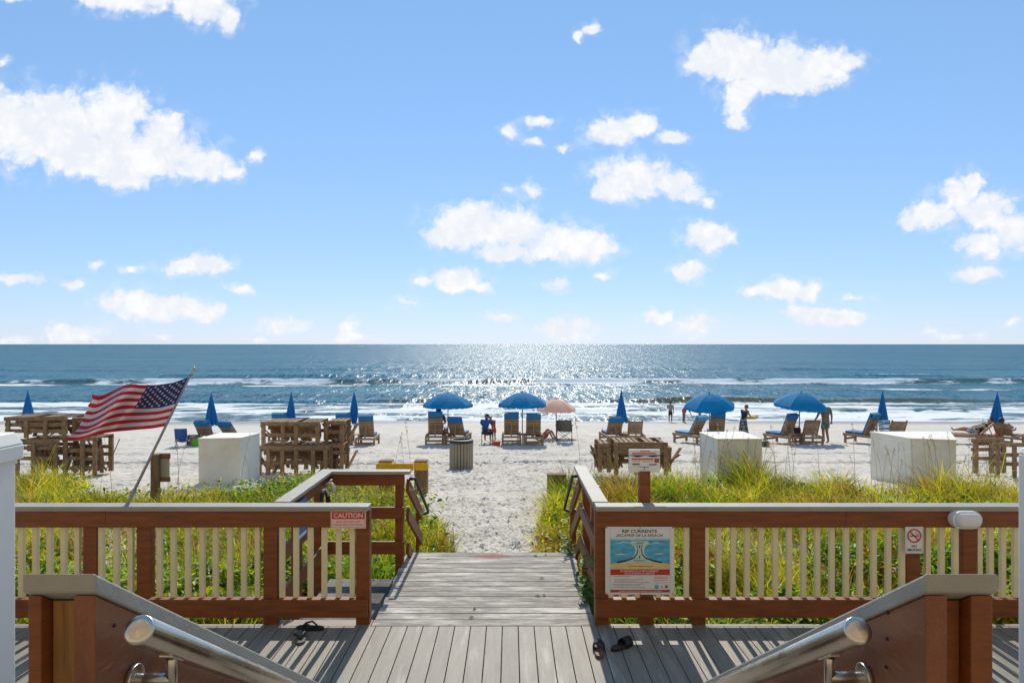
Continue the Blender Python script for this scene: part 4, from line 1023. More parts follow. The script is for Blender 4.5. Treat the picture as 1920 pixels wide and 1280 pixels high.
def lounger(label, px, Y, rz=0, rec=35, cushion='cushion', seat_c=True, grp='wooden beach loungers', sc=1.0, blen=.78, sl=.80):
    """foot end towards +y; backrest hinge at y=0"""
    b = GX(px, Y); b.z = sandz(b.x, b.y)-.01
    t = thing('beach_lounger', label, 'lounger', tuple(b), rz, grp); t.scale = (sc, sc, sc)
    W_ = .36; zs_ = .40
    for s in (-1, 1):
        MB().bb((s*W_-.025, -.50, zs_-.10), (s*W_+.025, sl+.04, zs_)).build('side_rail', 'lounge', t)
        for y in (-.44, sl-.06): MB().bb((s*W_-.035, y-.04, 0), (s*W_+.035, y+.04, zs_-.1)).build('leg', 'lounge', t)
    mb = MB()
    for y in (-.44, sl-.06): mb.bb((-W_+.03, y-.02, .14), (W_-.03, y+.02, .22))
    mb.bb((-W_+.03, -.50, zs_-.09), (W_-.03, -.44, zs_-.01)); mb.build('crossbars', 'lounge', t)
    mb = MB(); y = .04
    while y < sl-.02: mb.bb((-W_+.03, y, zs_-.035), (W_-.03, y+.085, zs_-.01)); y += .11
    mb.build('seat', 'lounge', t)
    a = R(rec); d = Vector((0, -math.sin(a), math.cos(a))); nn = Vector((0, math.cos(a), math.sin(a))); o = Vector((0, 0, zs_))
    bk = MB()
    for s in (-1, 1): bk.beam(o+Vector((s*.27, 0, 0)), o+Vector((s*.27, 0, 0))+d*blen, .05, .045, up=nn)
    k_ = 0.10
    while k_ < blen+.02: bk.beam(o+d*k_+Vector((-.295, 0, 0))-nn*.03, o+d*k_+Vector((.295, 0, 0))-nn*.03, .088, .02, up=nn); k_ += .108
    bk.build('backrest', 'lounge', t)
    MB().beam(o+d*blen*.62-nn*.05, Vector((0, -.45, zs_-.06)), .05, .03).build('prop', 'lounge', t)
    if cushion:
        cu = MB(); L_ = blen+.14
        cu.beam(o+d*.03+nn*.055, o+d*L_+nn*.055, .58, .085, up=nn)
        co_ = cu.build('back_cushion', cushion, t, .02)
        hd = MB().beam(o+d*(L_-.20)-nn*.052, o+d*(L_+.005)-nn*.052, .585, .018, up=nn); hd.beam(o+d*(L_+.002)-nn*.06, o+d*(L_+.002)+nn*.1, .585, .02, up=d); hd.build('cushion_hood', cushion, co_)
        if seat_c: MB().bb((-.29, .06, zs_), (.29, sl, zs_+.085)).build('seat_cushion', cushion, t, .02)
    return t
def side_table(label, px, Y):
    b = GX(px, Y); b.z = sandz(b.x, b.y)-.01
    t = thing('side_table', label, 'table', tuple(b), 0, 'wooden side tables between loungers')
    mb = MB()
    for i in range(4): mb.bb((-.2+i*.102, -.2, .40), (-.2+i*.102+.092, .2, .425))
    mb.build('table_top', 'lounge', t)
    for sx in (-1, 1):
        for sy in (-1, 1): MB().bb((sx*.17-.022, sy*.17-.022, 0), (sx*.17+.022, sy*.17+.022, .398)).build('leg', 'lounge', t)
    return t
YB = 28.2
open_umbrella('open blue umbrella, furthest left of the open ones, shading a pair of loungers', 840, YB+.2)
open_umbrella('open blue umbrella beside the pink one', 979.5, YB+.2)
open_umbrella('open blue umbrella with its canopy tilted, behind the middle white box', 1330, YB+.6, tilt=(R(8), R(-3)), R_=1.06)
open_umbrella('open blue umbrella standing over the man in patterned shorts', 1499, YB-.2, tilt=(R(6), R(3)), R_=1.06)
open_umbrella('faded pink open umbrella above the grey camp chair', 1043, 30.6, R_=.86, top=1.75, rim=1.33, fabric='pink')
closed_umbrella('closed blue umbrella above the left timber stack by the flag', 52, YB, .2, lean=.03, seed=1)
closed_umbrella('closed blue umbrella with a wide flared hem behind the left white box', 396, YB, .21, lean=0, seed=2)
closed_umbrella('closed blue umbrella behind the timber stack left of the walkway', 546, YB, .18, lean=-.03, seed=3)
closed_umbrella('slim closed blue umbrella between two loungers left of the walkway', 664, YB, .17, seed=4, taper=1)
closed_umbrella('closed blue umbrella just right of the sandy path behind the notice post', 1165, YB, .2, lean=0, seed=5)
closed_umbrella('closed blue umbrella behind the right white box with towels below', 1655, YB, .18, seed=6)
closed_umbrella('closed blue umbrella furthest right above the two sunbathers', 1870, YB, .21, lean=-.03, seed=7)
Lg = lounger
Lg('lounger with a blue back cushion peeping over the left white box', 386, 27.7, R(-4), 34, blen=.56, seat_c=False)
Lg('low lounger with tan back behind the top of the left white box', 433, 28.0, R(-16), 40, blen=.54, seat_c=False)
Lg('lounger with blue cushion showing over the timber stack, beneath a closed umbrella', 528, 28, 0, 20)
Lg('lounger with a low bare back showing over the timber stack', 573, 28.2, 0, 36, blen=.7)
Lg('lounger with blue cushion, left of the slim closed umbrella', 644, 27.8, R(10), 18)
Lg('lounger with blue cushion, right of the slim closed umbrella', 688, 27.6, R(2), 20)
Lg('upright lounger with a dark haired person sitting in it', 817, 27.7, R(2), 13)
Lg('lounger with a lowered back beside the occupied one, behind the litter bin', 858, 27.7, R(-10), 36, blen=.74)
Lg('lounger with blue cushion, left of the pole of the umbrella beside the pink one', 959, 27.6, 0, 18)
Lg('lounger with blue cushion, right of the pole of the umbrella beside the pink one', 1000, 27.6, 0, 18)
Lg('lounger with wooden back and blue cushion, left under the closed umbrella by the notice', 1150, 27.9, R(8), 34, blen=.72)
Lg('lounger with a bare wooden back, right under the closed umbrella by the notice', 1190, 27.9, R(-4), 34, cushion=None, blen=.72)
Lg('lounger turned sideways with pale blue cushion, left of the middle white box', 1302, 27.8, R(34), 30, cushion='cushion_l', blen=.72)
Lg('lounger with blue cushion behind the middle white box', 1344, 28.2, R(-8), 22)
Lg('lounger turned sideways with bright blue cushion, left under the umbrella by the man', 1474, 27.8, R(30), 22)
Lg('lounger with a bare slatted back beside the standing man', 1518, 27.7, R(-6), 32, cushion=None, blen=.74)
Lg('lounger turned sideways with blue cushion, left of the right white box', 1627, 27.7, R(32), 22)
Lg('lounger with bare back half hidden behind the right white box', 1680, 28, R(-10), 34, cushion=None, blen=.72)
Lg('lounger turned sideways with a sunbather stretched to the left', 1836, 27.6, R(62), 42, cushion=None, blen=.7, sl=1.15)
Lg('lounger turned to the right beside the sunbather at the right edge', 1884, 27.6, R(-52), 42, cushion=None, blen=.7, sl=1.0)
for lab, px in (('small wooden table between the loungers of the leftmost open umbrella', 838), ('small wooden table under the umbrella beside the pink one', 979), ('small wooden table under the slim closed umbrella', 666),
                ('small wooden table under the umbrella by the standing man', 1497), ('small wooden table under the closed umbrella by the notice', 1170)):
    side_table(lab, px, 27.9)
# towels on the rack behind the right white box
p = GX(1656, 27.2)
t = thing('towel_rack', 'stack of blue and white striped towels hung on a low rack', 'towels', (p.x, p.y, sandz(p.x, p.y)), R(6))
for s in (-1, 1): MB().bb((s*.27-.02, -.02, 0), (s*.27+.02, .02, .98)).build('leg', 'lounge', t)
MB().tube([(-.28, 0, .97), (.28, 0, .97)], .02, 8).build('bar', 'lounge', t)
mb = MB()
for i in range(4):
    z1 = .98-.13*i; mb.box((0, -.05-.012*i, z1-.06), (.5-.02*i, .04, .11), (R(12), R(-4+3*i), 0))
mb.build('towels', 'towel', t, .012)
# litter bin
p = GX(865, 19.5); p.z = sandz(p.x, p.y)-.02
t = thing('litter_bin', 'round slatted litter bin with black liner on the path', 'bin', tuple(p))
for k_ in range(22):
    a = 2*math.pi*k_/22; mb = MB(); mb.box((0, 0, 0), (.075, .022, .76+.01*(k_ % 3))); mb.build('slat', 'slat', t, .004, loc=(.325*math.cos(a), .325*math.sin(a), .41), rot=(0, 0, a+math.pi/2))
MB().lathe([(.305, .03), (.305, .80), (.30, .80), (.30, .04), (.001, .04)], 32).build('liner', 'black', t, smooth=False)
MB().lathe([(.25, .80), (.30, .775), (.345, .79), (.35, .82), (.325, .865), (.27, .885), (.25, .875), (.25, .80)], 36).build('rim', 'dark', t, smooth=True)
MB().lathe([(.318, .20), (.322, .20), (.322, .235), (.318, .235)], 32).lathe([(.318, .60), (.322, .60), (.322, .635), (.318, .635)], 32).build('hoops', 'dark', t)
# white storage boxes
def white_box(label, corners, zt, group='white boxes at the dune edge'):
    c = sum((Vector((x, y, 0)) for x, y in corners), Vector())/4; zb = -1.0
    t = thing('storage_box', label, 'box', (c.x, c.y, 0), 0, group)
    mb = MB(); n = 4
    for z in (zb, zt-.03):
        for x, y in corners: mb.v.append(Vector((x-c.x, y-c.y, z)))
    mb.fan(range(4)); mb.fan(range(4, 8))
    for i in range(4): mb.f.append([i, (i+1) % 4, 4+(i+1) % 4, 4+i]); mb.mi.append(0)
    mb.build('body', 'box', t, .008)
    mb = MB()
    for z in (zt-.029, zt):
        for x, y in corners: d = Vector((x-c.x, y-c.y, 0)); d *= 1+.022/d.length; mb.v.append(Vector((d.x, d.y, z)))
    mb.fan(range(4)); mb.fan(range(4, 8))
    for i in range(4): mb.f.append([i, (i+1) % 4, 4+(i+1) % 4, 4+i]); mb.mi.append(0)
    mb.build('lid', 'box', t, .006)
def tp(px, py, z):
    Y = (CZ-z)/((py-CY)/F); return ((px-CX)/F*Y, Y)
zt = .34
white_box('white square box left of the walkway beside the timber stack', [tp(372, 821.5, zt), tp(451, 820, zt), tp(487, 811, zt), tp(412, 811, zt)], zt)
white_box('white square box in the middle with tall grass growing in front', [tp(1345, 822, zt), tp(1429, 822, zt), tp(1393, 808.5, zt), tp(1312, 809.5, zt)], zt)
white_box('white square box on the right seen corner on', [tp(1707, 821, zt), tp(1793, 824, zt), tp(1762, 811.5, zt), tp(1632, 809, zt)][0:2]+[(11.1, 17.25), tp(1632, 808.5, zt)], zt)

# stacked lounger frames
def frame_unit(label, x0, x1, zb, zt_, Y, depth, posts, mids=(.5,), rz=0, seed=0, group='weathered timber frames stacked at the dune edge', top=True, slats=True):
    q = random.Random(seed); cx_ = (x0+x1)/2; L_ = x1-x0; h = zt_-zb
    t = thing('timber_frame', label, 'timber frame', (cx_, Y, zb), rz, group)
    for s, yy_ in ((0, 0), (1, depth)):
        if top: MB().beam((-L_/2, yy_, h-.05+q.uniform(-.01, .01)), (L_/2, yy_, h-.05+q.uniform(-.015, .015)), .04, .10).build('top_rail', 'pallet', t)
        for f in posts:
            x = -L_/2+f*L_; MB().bb((x-.05, yy_-.045, 0), (x+.05, yy_-.002 if s == 0 else yy_+.04, h-.101 if top else h)).build('post', 'pallet', t)
        for f in mids:
            MB().beam((-L_/2+.01, yy_+.02, h*f+q.uniform(-.02, .02)), (L_/2-.01, yy_+.02, h*f+q.uniform(-.02, .02)), .03, .095).build('board', 'pallet', t)
    mb = MB()
    if slats:
        x = -L_/2+.06
        while x < L_/2-.05:
            if q.random() < .85: mb.bb((x, .03, h-.03), (x+.085, depth-.03, h-.005))
            x += .125
        for i in range(12):
            a = Vector((q.uniform(-L_/2, L_/2)*.9, q.uniform(.1, depth-.1), q.uniform(.02, .2)*h)); b = Vector((a.x+q.uniform(-.4, .4), q.uniform(.1, depth-.1), q.uniform(.6, .9)*h)); mb.beam(a, b, .09, .025)
        mb.beam((-L_/2+.08, depth*.4, h*.72), (L_/2-.1, depth*.55, h*.66), .03, .16); mb.beam((-L_/2+.08, depth*.7, h*.30), (L_/2-.1, depth*.6, h*.34), .03, .12); mb.beam((-L_/2+.1, depth*.55, h*.52), (L_/2-.3, depth*.5, h*.50), .03, .11)
        mb.build('slats', 'pallet', t)
    return t
def fx(px, Y): return (px-CX)/F*Y
def fz(py, Y): return CZ-(py-CY)/F*Y
Y1 = 17.6
frame_unit('timber frame on top of the stack beneath the flag', fx(8, Y1), fx(126, Y1), fz(821, Y1), fz(781, Y1), Y1, .75, (.07, .36, .66, .96), (.32, .62), seed=1)
frame_unit('timber frame at the bottom of the stack beneath the flag', fx(30, Y1), fx(112, Y1), fz(895, Y1), fz(823, Y1), Y1-.02, .8, (.06, .42, .93), (.52, .76, .9), seed=2)
frame_unit('slatted timber frame standing under the tail of the flag', fx(112, Y1), fx(179, Y1), fz(893, Y1), fz(820, Y1), Y1+.1, .7, (.1, .58, .93), (.2, .45, .66), seed=3)
frame_unit('timber frame behind the stack beneath the flag', fx(122, Y1), fx(160, Y1), fz(820, Y1), fz(785, Y1), Y1+.3, .5, (.12, .9), (.4,), seed=9)
Y2 = 17.8
frame_unit('timber frame on top of the stack beside the left white box', fx(489, Y2), fx(600, Y2), fz(833, Y2), fz(790, Y2), Y2, .8, (.05, .38, .6, .96), (.42, ), seed=4)
frame_unit('timber frame at the bottom of the stack beside the left white box', fx(481, Y2), fx(618, Y2), fz(890, Y2), fz(835, Y2), Y2-.02, .85, (.05, .17, .36, .55, .78, .95), (.4, .86), seed=5)
frame_unit('timber frame jutting from the right end of the stack beside the left white box', fx(602, Y2), fx(640, Y2), fz(838, Y2), fz(792, Y2), Y2+.35, .75, (.1, .88), (.55, ), seed=6)
frame_unit('low dark timber frame at the right foot of the stack beside the left white box', fx(612, Y2), fx(643, Y2), fz(888, Y2), fz(834, Y2), Y2+.2, .6, (.15, .82), (.7,), seed=10)
Y3 = 16.9
frame_unit('low timber frame behind the white notice post', fx(1150, Y3), fx(1252, Y3), fz(890, Y3), fz(828, Y3), Y3, .8, (.05, .42, .62, .96), (.68, .8), seed=7)
frame_unit('short timber frame left of the one behind the notice post', fx(1122, Y3), fx(1146, Y3), fz(886, Y3), fz(832, Y3), Y3+.1, .7, (.15, .85), (.75, .5), seed=8)
frame_unit('short timber frame right of the one behind the notice post', fx(1252, Y3), fx(1262, Y3), fz(886, Y3), fz(840, Y3), Y3+.15, .6, (.5,), (.8,), seed=11)
Y4 = 17.4
frame_unit('timber frame at the far right beside the white column', fx(1861, Y4), fx(1925, Y4), fz(898, Y4), fz(830, Y4), Y4, .8, (.13, .62, .98), (.42, .68), seed=12, slats=False)
# old posts at the head of the path
t = thing('yellow_barrier', 'low barrier of wooden posts with yellow painted tops and a yellow board', 'barrier', (*GX(760, 14.6).xy, 0))
bx = GX(760, 14.6).x; Yb = 14.6
for px0, px1, m0 in ((778, 802, 1), (712, 737, 1)):
    x0, x1 = fx(px0, Yb)-bx, fx(px1, Yb)-bx; zt_ = fz(862, Yb)
    po = MB().bb((x0, -.12, -1.2), (x1, .12, zt_-.20)).build('post', 'oldpost', t, .006)
    MB().bb((x0-.006, -.126, zt_-.199), (x1+.006, .126, zt_-.03)).build('yellow_band', 'yellow', po, .006)
    MB().bb((x0, -.12, zt_-.029), (x1, .12, zt_)).build('post_top', 'oldpost', po, .006)
MB().bb((fx(708, Yb)-bx, -.18, fz(879, Yb)), (fx(777, Yb)-bx, -.13, fz(866, Yb))).build('board', 'yellow', t, .004)
b = GX(1043, 14.4)
t = thing('post_stub', 'square brown timber stub beside the sandy path on the right', 'post', (b.x, b.y, 0))
MB().bb((fx(1026, 14.4)-b.x, -.1, -1), (fx(1061, 14.4)-b.x, .1, fz(890, 14.4))).build('block', 'oldpost', t, .008)
MB().bb((fx(1025, 14.4)-b.x, -.11, fz(890, 14.4)+.001), (fx(1062, 14.4)-b.x, .11, fz(889, 14.4)+.015)).build('top_board', 'oldpost', t, .004)
b = GX(291, 13.2)
t = thing('notice_post', 'wooden post with the back of a notice board right of the flag pole', 'sign', (b.x, b.y, 0))
MB().bb((fx(285, 13.2)-b.x, -.06, -1), (fx(298, 13.2)-b.x, .06, fz(851, 13.2))).build('post', 'oldpost', t, .005)
MB().bb((fx(283, 13.2)-b.x, .065, fz(902, 13.2)), (fx(314, 13.2)-b.x, .085, fz(855, 13.2))).build('panel', 'signback', t)
for a, c in ((851, 861), (895, 904)): MB().bb((fx(279, 13.2)-b.x, .061, fz(c, 13.2)), (fx(315, 13.2)-b.x, .10, fz(a, 13.2))).build('batten', 'oldpost', t)
# folding chairs, bags, buckets
def fold_chair(label, px, Y, rz, m, w=.52, sh=.3, bh=.85, camp=False):
    b = GX(px, Y); b.z = sandz(b.x, b.y)
    t = thing('folding_chair', label, 'chair', tuple(b), rz)
    mb = MB()
    for s in (-1, 1):
        mb.tube([(s*w/2, .28, 0), (s*w/2, -.2, sh+.05)], .012, 6); mb.tube([(s*w/2, -.3, 0), (s*w/2, .25, sh+.02)], .012, 6)
        mb.tube([(s*w/2, -.14, sh), (s*w/2, -.34, bh)], .012, 6)
        mb.tube([(s*w/2, .25, sh+.02), (s*w/2, .25, sh+.22), (s*(w/2+.02), -.24, sh+.24)], .011, 6)
    if camp:
        for y in (-.3, .28): mb.tube([(-w/2, y, 0), (w/2, y, sh)], .011, 6); mb.tube([(w/2, y, 0), (-w/2, y, sh)], .011, 6)
    mb.build('frame', 'pole' if not camp else 'dark', t)
    mb = MB(); n = 6
    for i in range(n+1):
        f = i/n
        for s in (-1, 0, 1): mb.v.append(Vector((s*w/2, -.14-.20*f-.05*(1-abs(s))*(1-f*.5)*-1*0, sh+(bh-sh)*f))+Vector((0, -.05*(1-abs(s)), 0)))
    for i in range(n):
        for k_ in range(2): a = i*3+k_; mb.f.append([a, a+1, a+4, a+3]); mb.mi.append(0)
    mb.build('back', m, t, smooth=True, solid=.012)
    mb = MB()
    for i in range(5):
        f = i/4
        for s in (-1, 0, 1): mb.v.append(Vector((s*w/2, .26-.40*f, sh+.02-.05*(1-abs(s))-.03*math.sin(f*3.14))))
    for i in range(4):
        for k_ in range(2): a = i*3+k_; mb.f.append([a, a+1, a+4, a+3]); mb.mi.append(0)
    mb.build('seat', m, t, smooth=True, solid=.012)
    if camp:
        for s in (-1, 1): MB().box((s*(w/2+.03), 0, sh+.25), (.07, .46, .02)).build('arm_rest', m, t, .006)
    return t
fold_chair('low folding beach chair in blue fabric beside a lime green bag', 342, 26.8, R(14), 'bluecloth', w=.44, sh=.22, bh=.74)
fold_chair('grey camp chair with arm rests under the pink umbrella', 1058, 28.4, R(-8), 'campgrey', w=.62, sh=.44, bh=.92, camp=True)
bch = fold_chair('small black folding chair with a person in blue sitting in it', 914, 27.6, 0, 'navy', w=.46, sh=.42, bh=.55)
def bag(label, px, Y, m, w, d, h, cat='bag', name='beach_bag', handle=True, base=None):
    b = GX(px, Y); b.z = sandz(b.x, b.y) if base is None else base
    t = thing(name, label, cat, tuple(b), .2)
    mb = MB().lathe([(.001, 0), (.42, .0), (.5, .15), (.5, .55), (.44, .9), (.36, 1.0), (.001, .97)], 14)
    for v in mb.v: v.x *= w; v.y *= d; v.z *= h
    mb.build('body', m, t, smooth=True)
    if handle: MB().tube([(-w*.3, 0, h*.9), (-w*.22, 0, h*1.3), (w*.22, 0, h*1.3), (w*.3, 0, h*.9)], .012, 6).build('handle', m, t, smooth=True)
    return t
bag('lime green beach bag on the sand beside the blue folding chair', 368, 27.0, 'green', .34, .24, .30)
bag('dark bundle on the sand beside the lime green bag', 362, 27.6, 'navy', .5, .3, .42, handle=False)
bag('dark bag on the sand right of the middle white box', 1435, 26.4, 'dark', .34, .22, .22)
p = GX(1497, 27.9)
bag('dark blue bag on the table by the standing man', 1494, 27.9, 'navy', .34, .24, .22, base=sandz(p.x, p.y)+.416)
p = GX(838, 27.9)
bag('small pale bag on the table by the occupied lounger', 836, 27.9, 'skin', .2, .16, .2, base=sandz(p.x, p.y)+.416)
def bucket(label, px, Y, m, r=.14, h=.2):
    b = GX(px, Y); b.z = sandz(b.x, b.y)
    t = thing('bucket', label, 'bucket', tuple(b))
    MB().lathe([(.001, 0), (r*.78, 0), (r, h), (r*1.06, h), (r*1.06, h-.02), (r*.94, h-.02), (r*.74, .02), (.001, .02)], 20).build('pail', m, t, smooth=True)
    MB().tube([(r*math.cos(a), 0, h+.6*r*math.sin(a)) for a in np.linspace(0, math.pi, 9)], .006, 5).build('handle', m, t)
bucket('orange toy bucket on the sand by the black folding chair', 931, 27.2, 'orange', .16, .16)
p = GX(1842, 27.4); p.z = sandz(p.x, p.y)
t = thing('cool_box', 'red cool box on the sand under the sunbather lounger', 'cool box', tuple(p), R(5))
MB().box((0, 0, .15), (.34, .26, .3), taper=1.08).build('tub', 'redcooler', t, .015); MB().box((0, 0, .325), (.39, .30, .045)).build('lid', 'redcloth', t, .012)
MB().tube([(-.2, 0, .24), (-.22, 0, .40), (.22, 0, .40), (.2, 0, .24)], .012, 6).build('handle', 'redcloth', t)
bag('red bag on the sand between the two right hand loungers', 1870, 27.5, 'redcloth', .32, .24, .42)
# ------------------------------------------------------------------ people
def skin_obj(name, verts, edges, rad, m, parent, root=0, sub=1):
    me = bpy.data.meshes.new(name); me.from_pydata([tuple(v) for v in verts], edges, [])
    me.materials.append(M[m]); o = bpy.data.objects.new(name, me); COL.objects.link(o); o.parent = parent
    s = o.modifiers.new('skin', 'SKIN'); s.use_smooth_shade = True; s.branch_smoothing = .4
    for i, d in enumerate(me.skin_vertices[0].data):
        r = rad[i]; d.radius = (r, r) if not hasattr(r, '__len__') else r; d.use_root = (i == root)
    q = o.modifiers.new('round', 'SUBSURF'); q.levels = sub; q.render_levels = sub
    return o
BASE = dict(pelvis=(0, 0, .52), waist=(0, .005, .60), chest=(0, .005, .73), neck=(0, 0, .825), chin=(0, .015, .865), head=(0, .02, .925), crown=(0, .01, .975),
            lsh=(-.105, 0, .80), lel=(-.13, -.01, .63), lwr=(-.14, .02, .485), lha=(-.142, .03, .445),
            rsh=(.105, 0, .80), rel=(.13, -.01, .63), rwr=(.14, .02, .485), rha=(.142, .03, .445),
            lhi=(-.052, 0, .50), lkn=(-.055, .012, .285), lan=(-.055, -.012, .045), lto=(-.062, .085, .014),
            rhi=(.052, 0, .50), rkn=(.055, .012, .285), ran=(.055, -.012, .045), rto=(.062, .085, .014))
RAD = dict(pelvis=.078, waist=.072, chest=.085, neck=.034, chin=.040, head=.052, crown=.036, sh=.043, el=.026, wr=.017, ha=.022, hi=.056, kn=.034, an=.022, to=.018)
LINKS = [('pelvis', 'waist'), ('waist', 'chest'), ('chest', 'neck'), ('neck', 'chin'), ('chin', 'head'), ('head', 'crown'),
         ('chest', 'lsh'), ('lsh', 'lel'), ('lel', 'lwr'), ('lwr', 'lha'), ('chest', 'rsh'), ('rsh', 'rel'), ('rel', 'rwr'), ('rwr', 'rha'),
         ('pelvis', 'lhi'), ('lhi', 'lkn'), ('lkn', 'lan'), ('lan', 'lto'), ('pelvis', 'rhi'), ('rhi', 'rkn'), ('rkn', 'ran'), ('ran', 'rto')]
def rk(k): return RAD[k] if k in RAD else RAD[k[1:]]
def person(label, loc, rz, H, pose=None, skin='skin', hair='hair', hairl=.0, clothes=(), group=None, hat=None):
    J = dict(BASE); J.update(pose or {}); J = {k: Vector(v)*H for k, v in J.items()}
    t = thing('person', label, 'person', tuple(loc), rz, group)
    names = list(J); vs = [J[k] for k in names]; rad = [rk(k)*H for k in names]
    ed = [(names.index(a), names.index(b)) for a, b in LINKS]
    hd = J['head']; up = (J['crown']-J['chin']).normalized(); side = (J['rsh']-J['lsh']).normalized(); fw = up.cross(side).normalized()
    if fw.length < .5: fw = Vector((0, 1, 0))
    def add(p, r, to): vs.append(p); rad.append(r*H); ed.append((to, len(vs)-1)); return len(vs)-1
    add(hd+fw*.062*H-up*.010*H, .009, names.index('head'))                       # nose
    for s in (-1, 1): add(hd+side*s*.056*H-up*.005*H, .010, names.index('head'))  # ears
    for s, w, h in ((-1, 'lwr', 'lha'), (1, 'rwr', 'rha')):                        # fingers and thumb
        d = (J[h]-J[w]).normalized(); pr = d.cross(Vector((0, 0, 1)));
        pr = pr.normalized() if pr.length > .1 else Vector((0, 1, 0)); cu = pr.cross(d)
        hi_ = names.index(h)
        for k in range(4):
            a = add(J[h]+d*.022*H+pr*(k-1.5)*.0115*H, .0062, hi_); add(vs[a]+d*(.024-.004*abs(k-1.3))*H+cu*.008*H, .0048, a)
        a = add(J[h]+pr*-.024*H+d*.006*H, .0065, hi_); add(vs[a]+d*.018*H-pr*.004*H, .0052, a)
    skin_obj('body', vs, ed, rad, skin, t)
    if hair:
        R3 = Matrix((side, fw, up)).transposed().to_4x4(); R3.translation = hd
        mb = MB(); n = 18; rows = 9
        for i in range(rows):
            e = -.75+i/(rows-1)*(math.pi/2+.75)
            for k in range(n):
                a = 2*math.pi*k/n; front = max(0, math.sin(a)); ee = max(e, -.15+front*.75) if True else e
                mb.v.append(R3 @ Vector((.063*math.cos(ee)*math.cos(a), .066*math.cos(ee)*math.sin(a)-.006, .070*math.sin(ee)+.012))*1)
        mb.v = [hd+(v-hd)*H for v in mb.v]
        for i in range(rows-1):
            for k in range(n): mb.f.append([i*n+k, i*n+(k+1) % n, (i+1)*n+(k+1) % n, (i+1)*n+k]); mb.mi.append(0)
        if hairl:
            mb.tube([hd-fw*.045*H+up*.02*H, hd-fw*.06*H-up*.05*H, hd-fw*.05*H-up*hairl*H], [.035*H, .042*H, .018*H], 8)
        mb.build('hair', hair, t, smooth=True)
    if hat:
        R3 = Matrix((side, fw, up)).transposed().to_4x4(); R3.translation = hd+up*.03*H
        mb = MB().lathe([(.105*H, -.008*H), (.10*H, .0), (.066*H, .002*H), (.062*H, .04*H), (.04*H, .062*H), (.001, .066*H)], 20)
        mb.v = [R3 @ v for v in mb.v]; mb.build('hat', hat, t, smooth=True)
    for c in clothes:
        kind, m = c[:2]
        if kind == 'shirt':
            f = c[2] if len(c) > 2 else .75
            K = ['pelvis', 'waist', 'chest', 'neck', 'lsh', 'rsh']; v = [J[k] for k in K]; v[0] = J['pelvis']*1.0-(J['chest']-J['pelvis']).normalized()*.01*H; v[3] = J['chest']*.3+J['neck']*.7
            v += [J['lsh'].lerp(J['lel'], f), J['rsh'].lerp(J['rel'], f)]
            skin_obj('shirt', v, [(0, 1), (1, 2), (2, 3), (2, 4), (2, 5), (4, 6), (5, 7)], [x*H for x in (.088, .086, .098, .045, .054, .054, .042, .042)], m, t)
        if kind == 'shorts':
            f = c[2] if len(c) > 2 else .85
            v = [J['pelvis'].lerp(J['waist'], .35), J['pelvis'], J['lhi'], J['rhi'], J['lhi'].lerp(J['lkn'], f), J['rhi'].lerp(J['rkn'], f)]
            skin_obj('shorts', v, [(0, 1), (1, 2), (1, 3), (2, 4), (3, 5)], [x*H for x in (.084, .090, .066, .066, .056, .056)], m, t)
        if kind == 'skirt':
            z1 = c[2] if len(c) > 2 else .12
            a, b = J['waist'], (J['lkn']+J['rkn'])/2; mb = MB()
            mb.lathe([(.085*H, J['waist'].z), (.105*H, .50*H), (.125*H, .32*H), (.15*H, z1*H)], 28, lobes=lambda an, i: 1+.06*i*math.sin(an*5+i)/2)
            mb.build('skirt', m, t, smooth=True, solid=.006)
        if kind == 'band':
            R3 = Matrix((side, fw, up)).transposed().to_4x4(); R3.translation = hd+up*.022*H
            mb = MB().lathe([(.064*H, -.008*H), (.069*H, .0), (.066*H, .014*H)], 20); mb.v = [R3 @ v for v in mb.v]; mb.build('headband', m, t, smooth=True, solid=.004)
    return t
def at(px, Y, dz=0):
    b = GX(px, Y); return Vector((b.x, b.y, sandz(b.x, b.y)+dz))
# by the water
person('person in grey shirt and dark shorts standing at the water edge', at(1257, 44.6), R(-20), 1.42, dict(lel=(-.14, .05, .66), lwr=(-.09, .12, .62), lha=(-.06, .14, .60)), 'skin_d', 'hair', clothes=(('shirt', 'greyshirt', .9), ('shorts', 'navy', .9)))
person('person bending forward at the water edge with head behind the tilted umbrella', at(1282, 43.8), R(-80), 1.66,
       dict(waist=(0, .07, .565), chest=(0, .20, .57), neck=(0, .29, .555), chin=(0, .325, .535), head=(0, .38, .52), crown=(0, .43, .505), lsh=(-.10, .24, .56), rsh=(.10, .24, .56),
            lel=(-.12, .30, .42), lwr=(-.11, .36, .31), lha=(-.10, .38, .275), rel=(.12, .36, .47), rwr=(.11, .47, .42), rha=(.1, .51, .40), pelvis=(0, -.01, .525)), 'skin_d', 'hairb', clothes=(('shorts', 'redcloth', .45), ('shirt', 'navy', .3)))
person('toddler standing on the wet sand beside the bending person', at(1312, 43.4), R(-60), .80, dict(head=(0, .02, .90), crown=(0, .01, 1.0)), 'skin_d', 'hairb', clothes=(('shorts', 'navy', .7), ('shirt', 'redcloth', .5)))
wl = at(1394, 31.2)
person('woman in black and white skirt with red headband carrying a yellow towel', wl, R(-62), 1.52,
       dict(waist=(0, .03, .60), chest=(0, .06, .73), neck=(0, .09, .82), chin=(0, .115, .855), head=(0, .13, .91), crown=(0, .12, .965), lsh=(-.10, .06, .795), rsh=(.10, .06, .795),
            lel=(-.13, .14, .66), lwr=(-.08, .26, .62), lha=(-.07, .295, .61), rel=(.13, .14, .66), rwr=(.08, .25, .60), rha=(.07, .29, .59)), 'skin', 'hairb', clothes=(('shirt', 'navy', .05), ('skirt', 'skirt', .06), ('band', 'redcloth')))
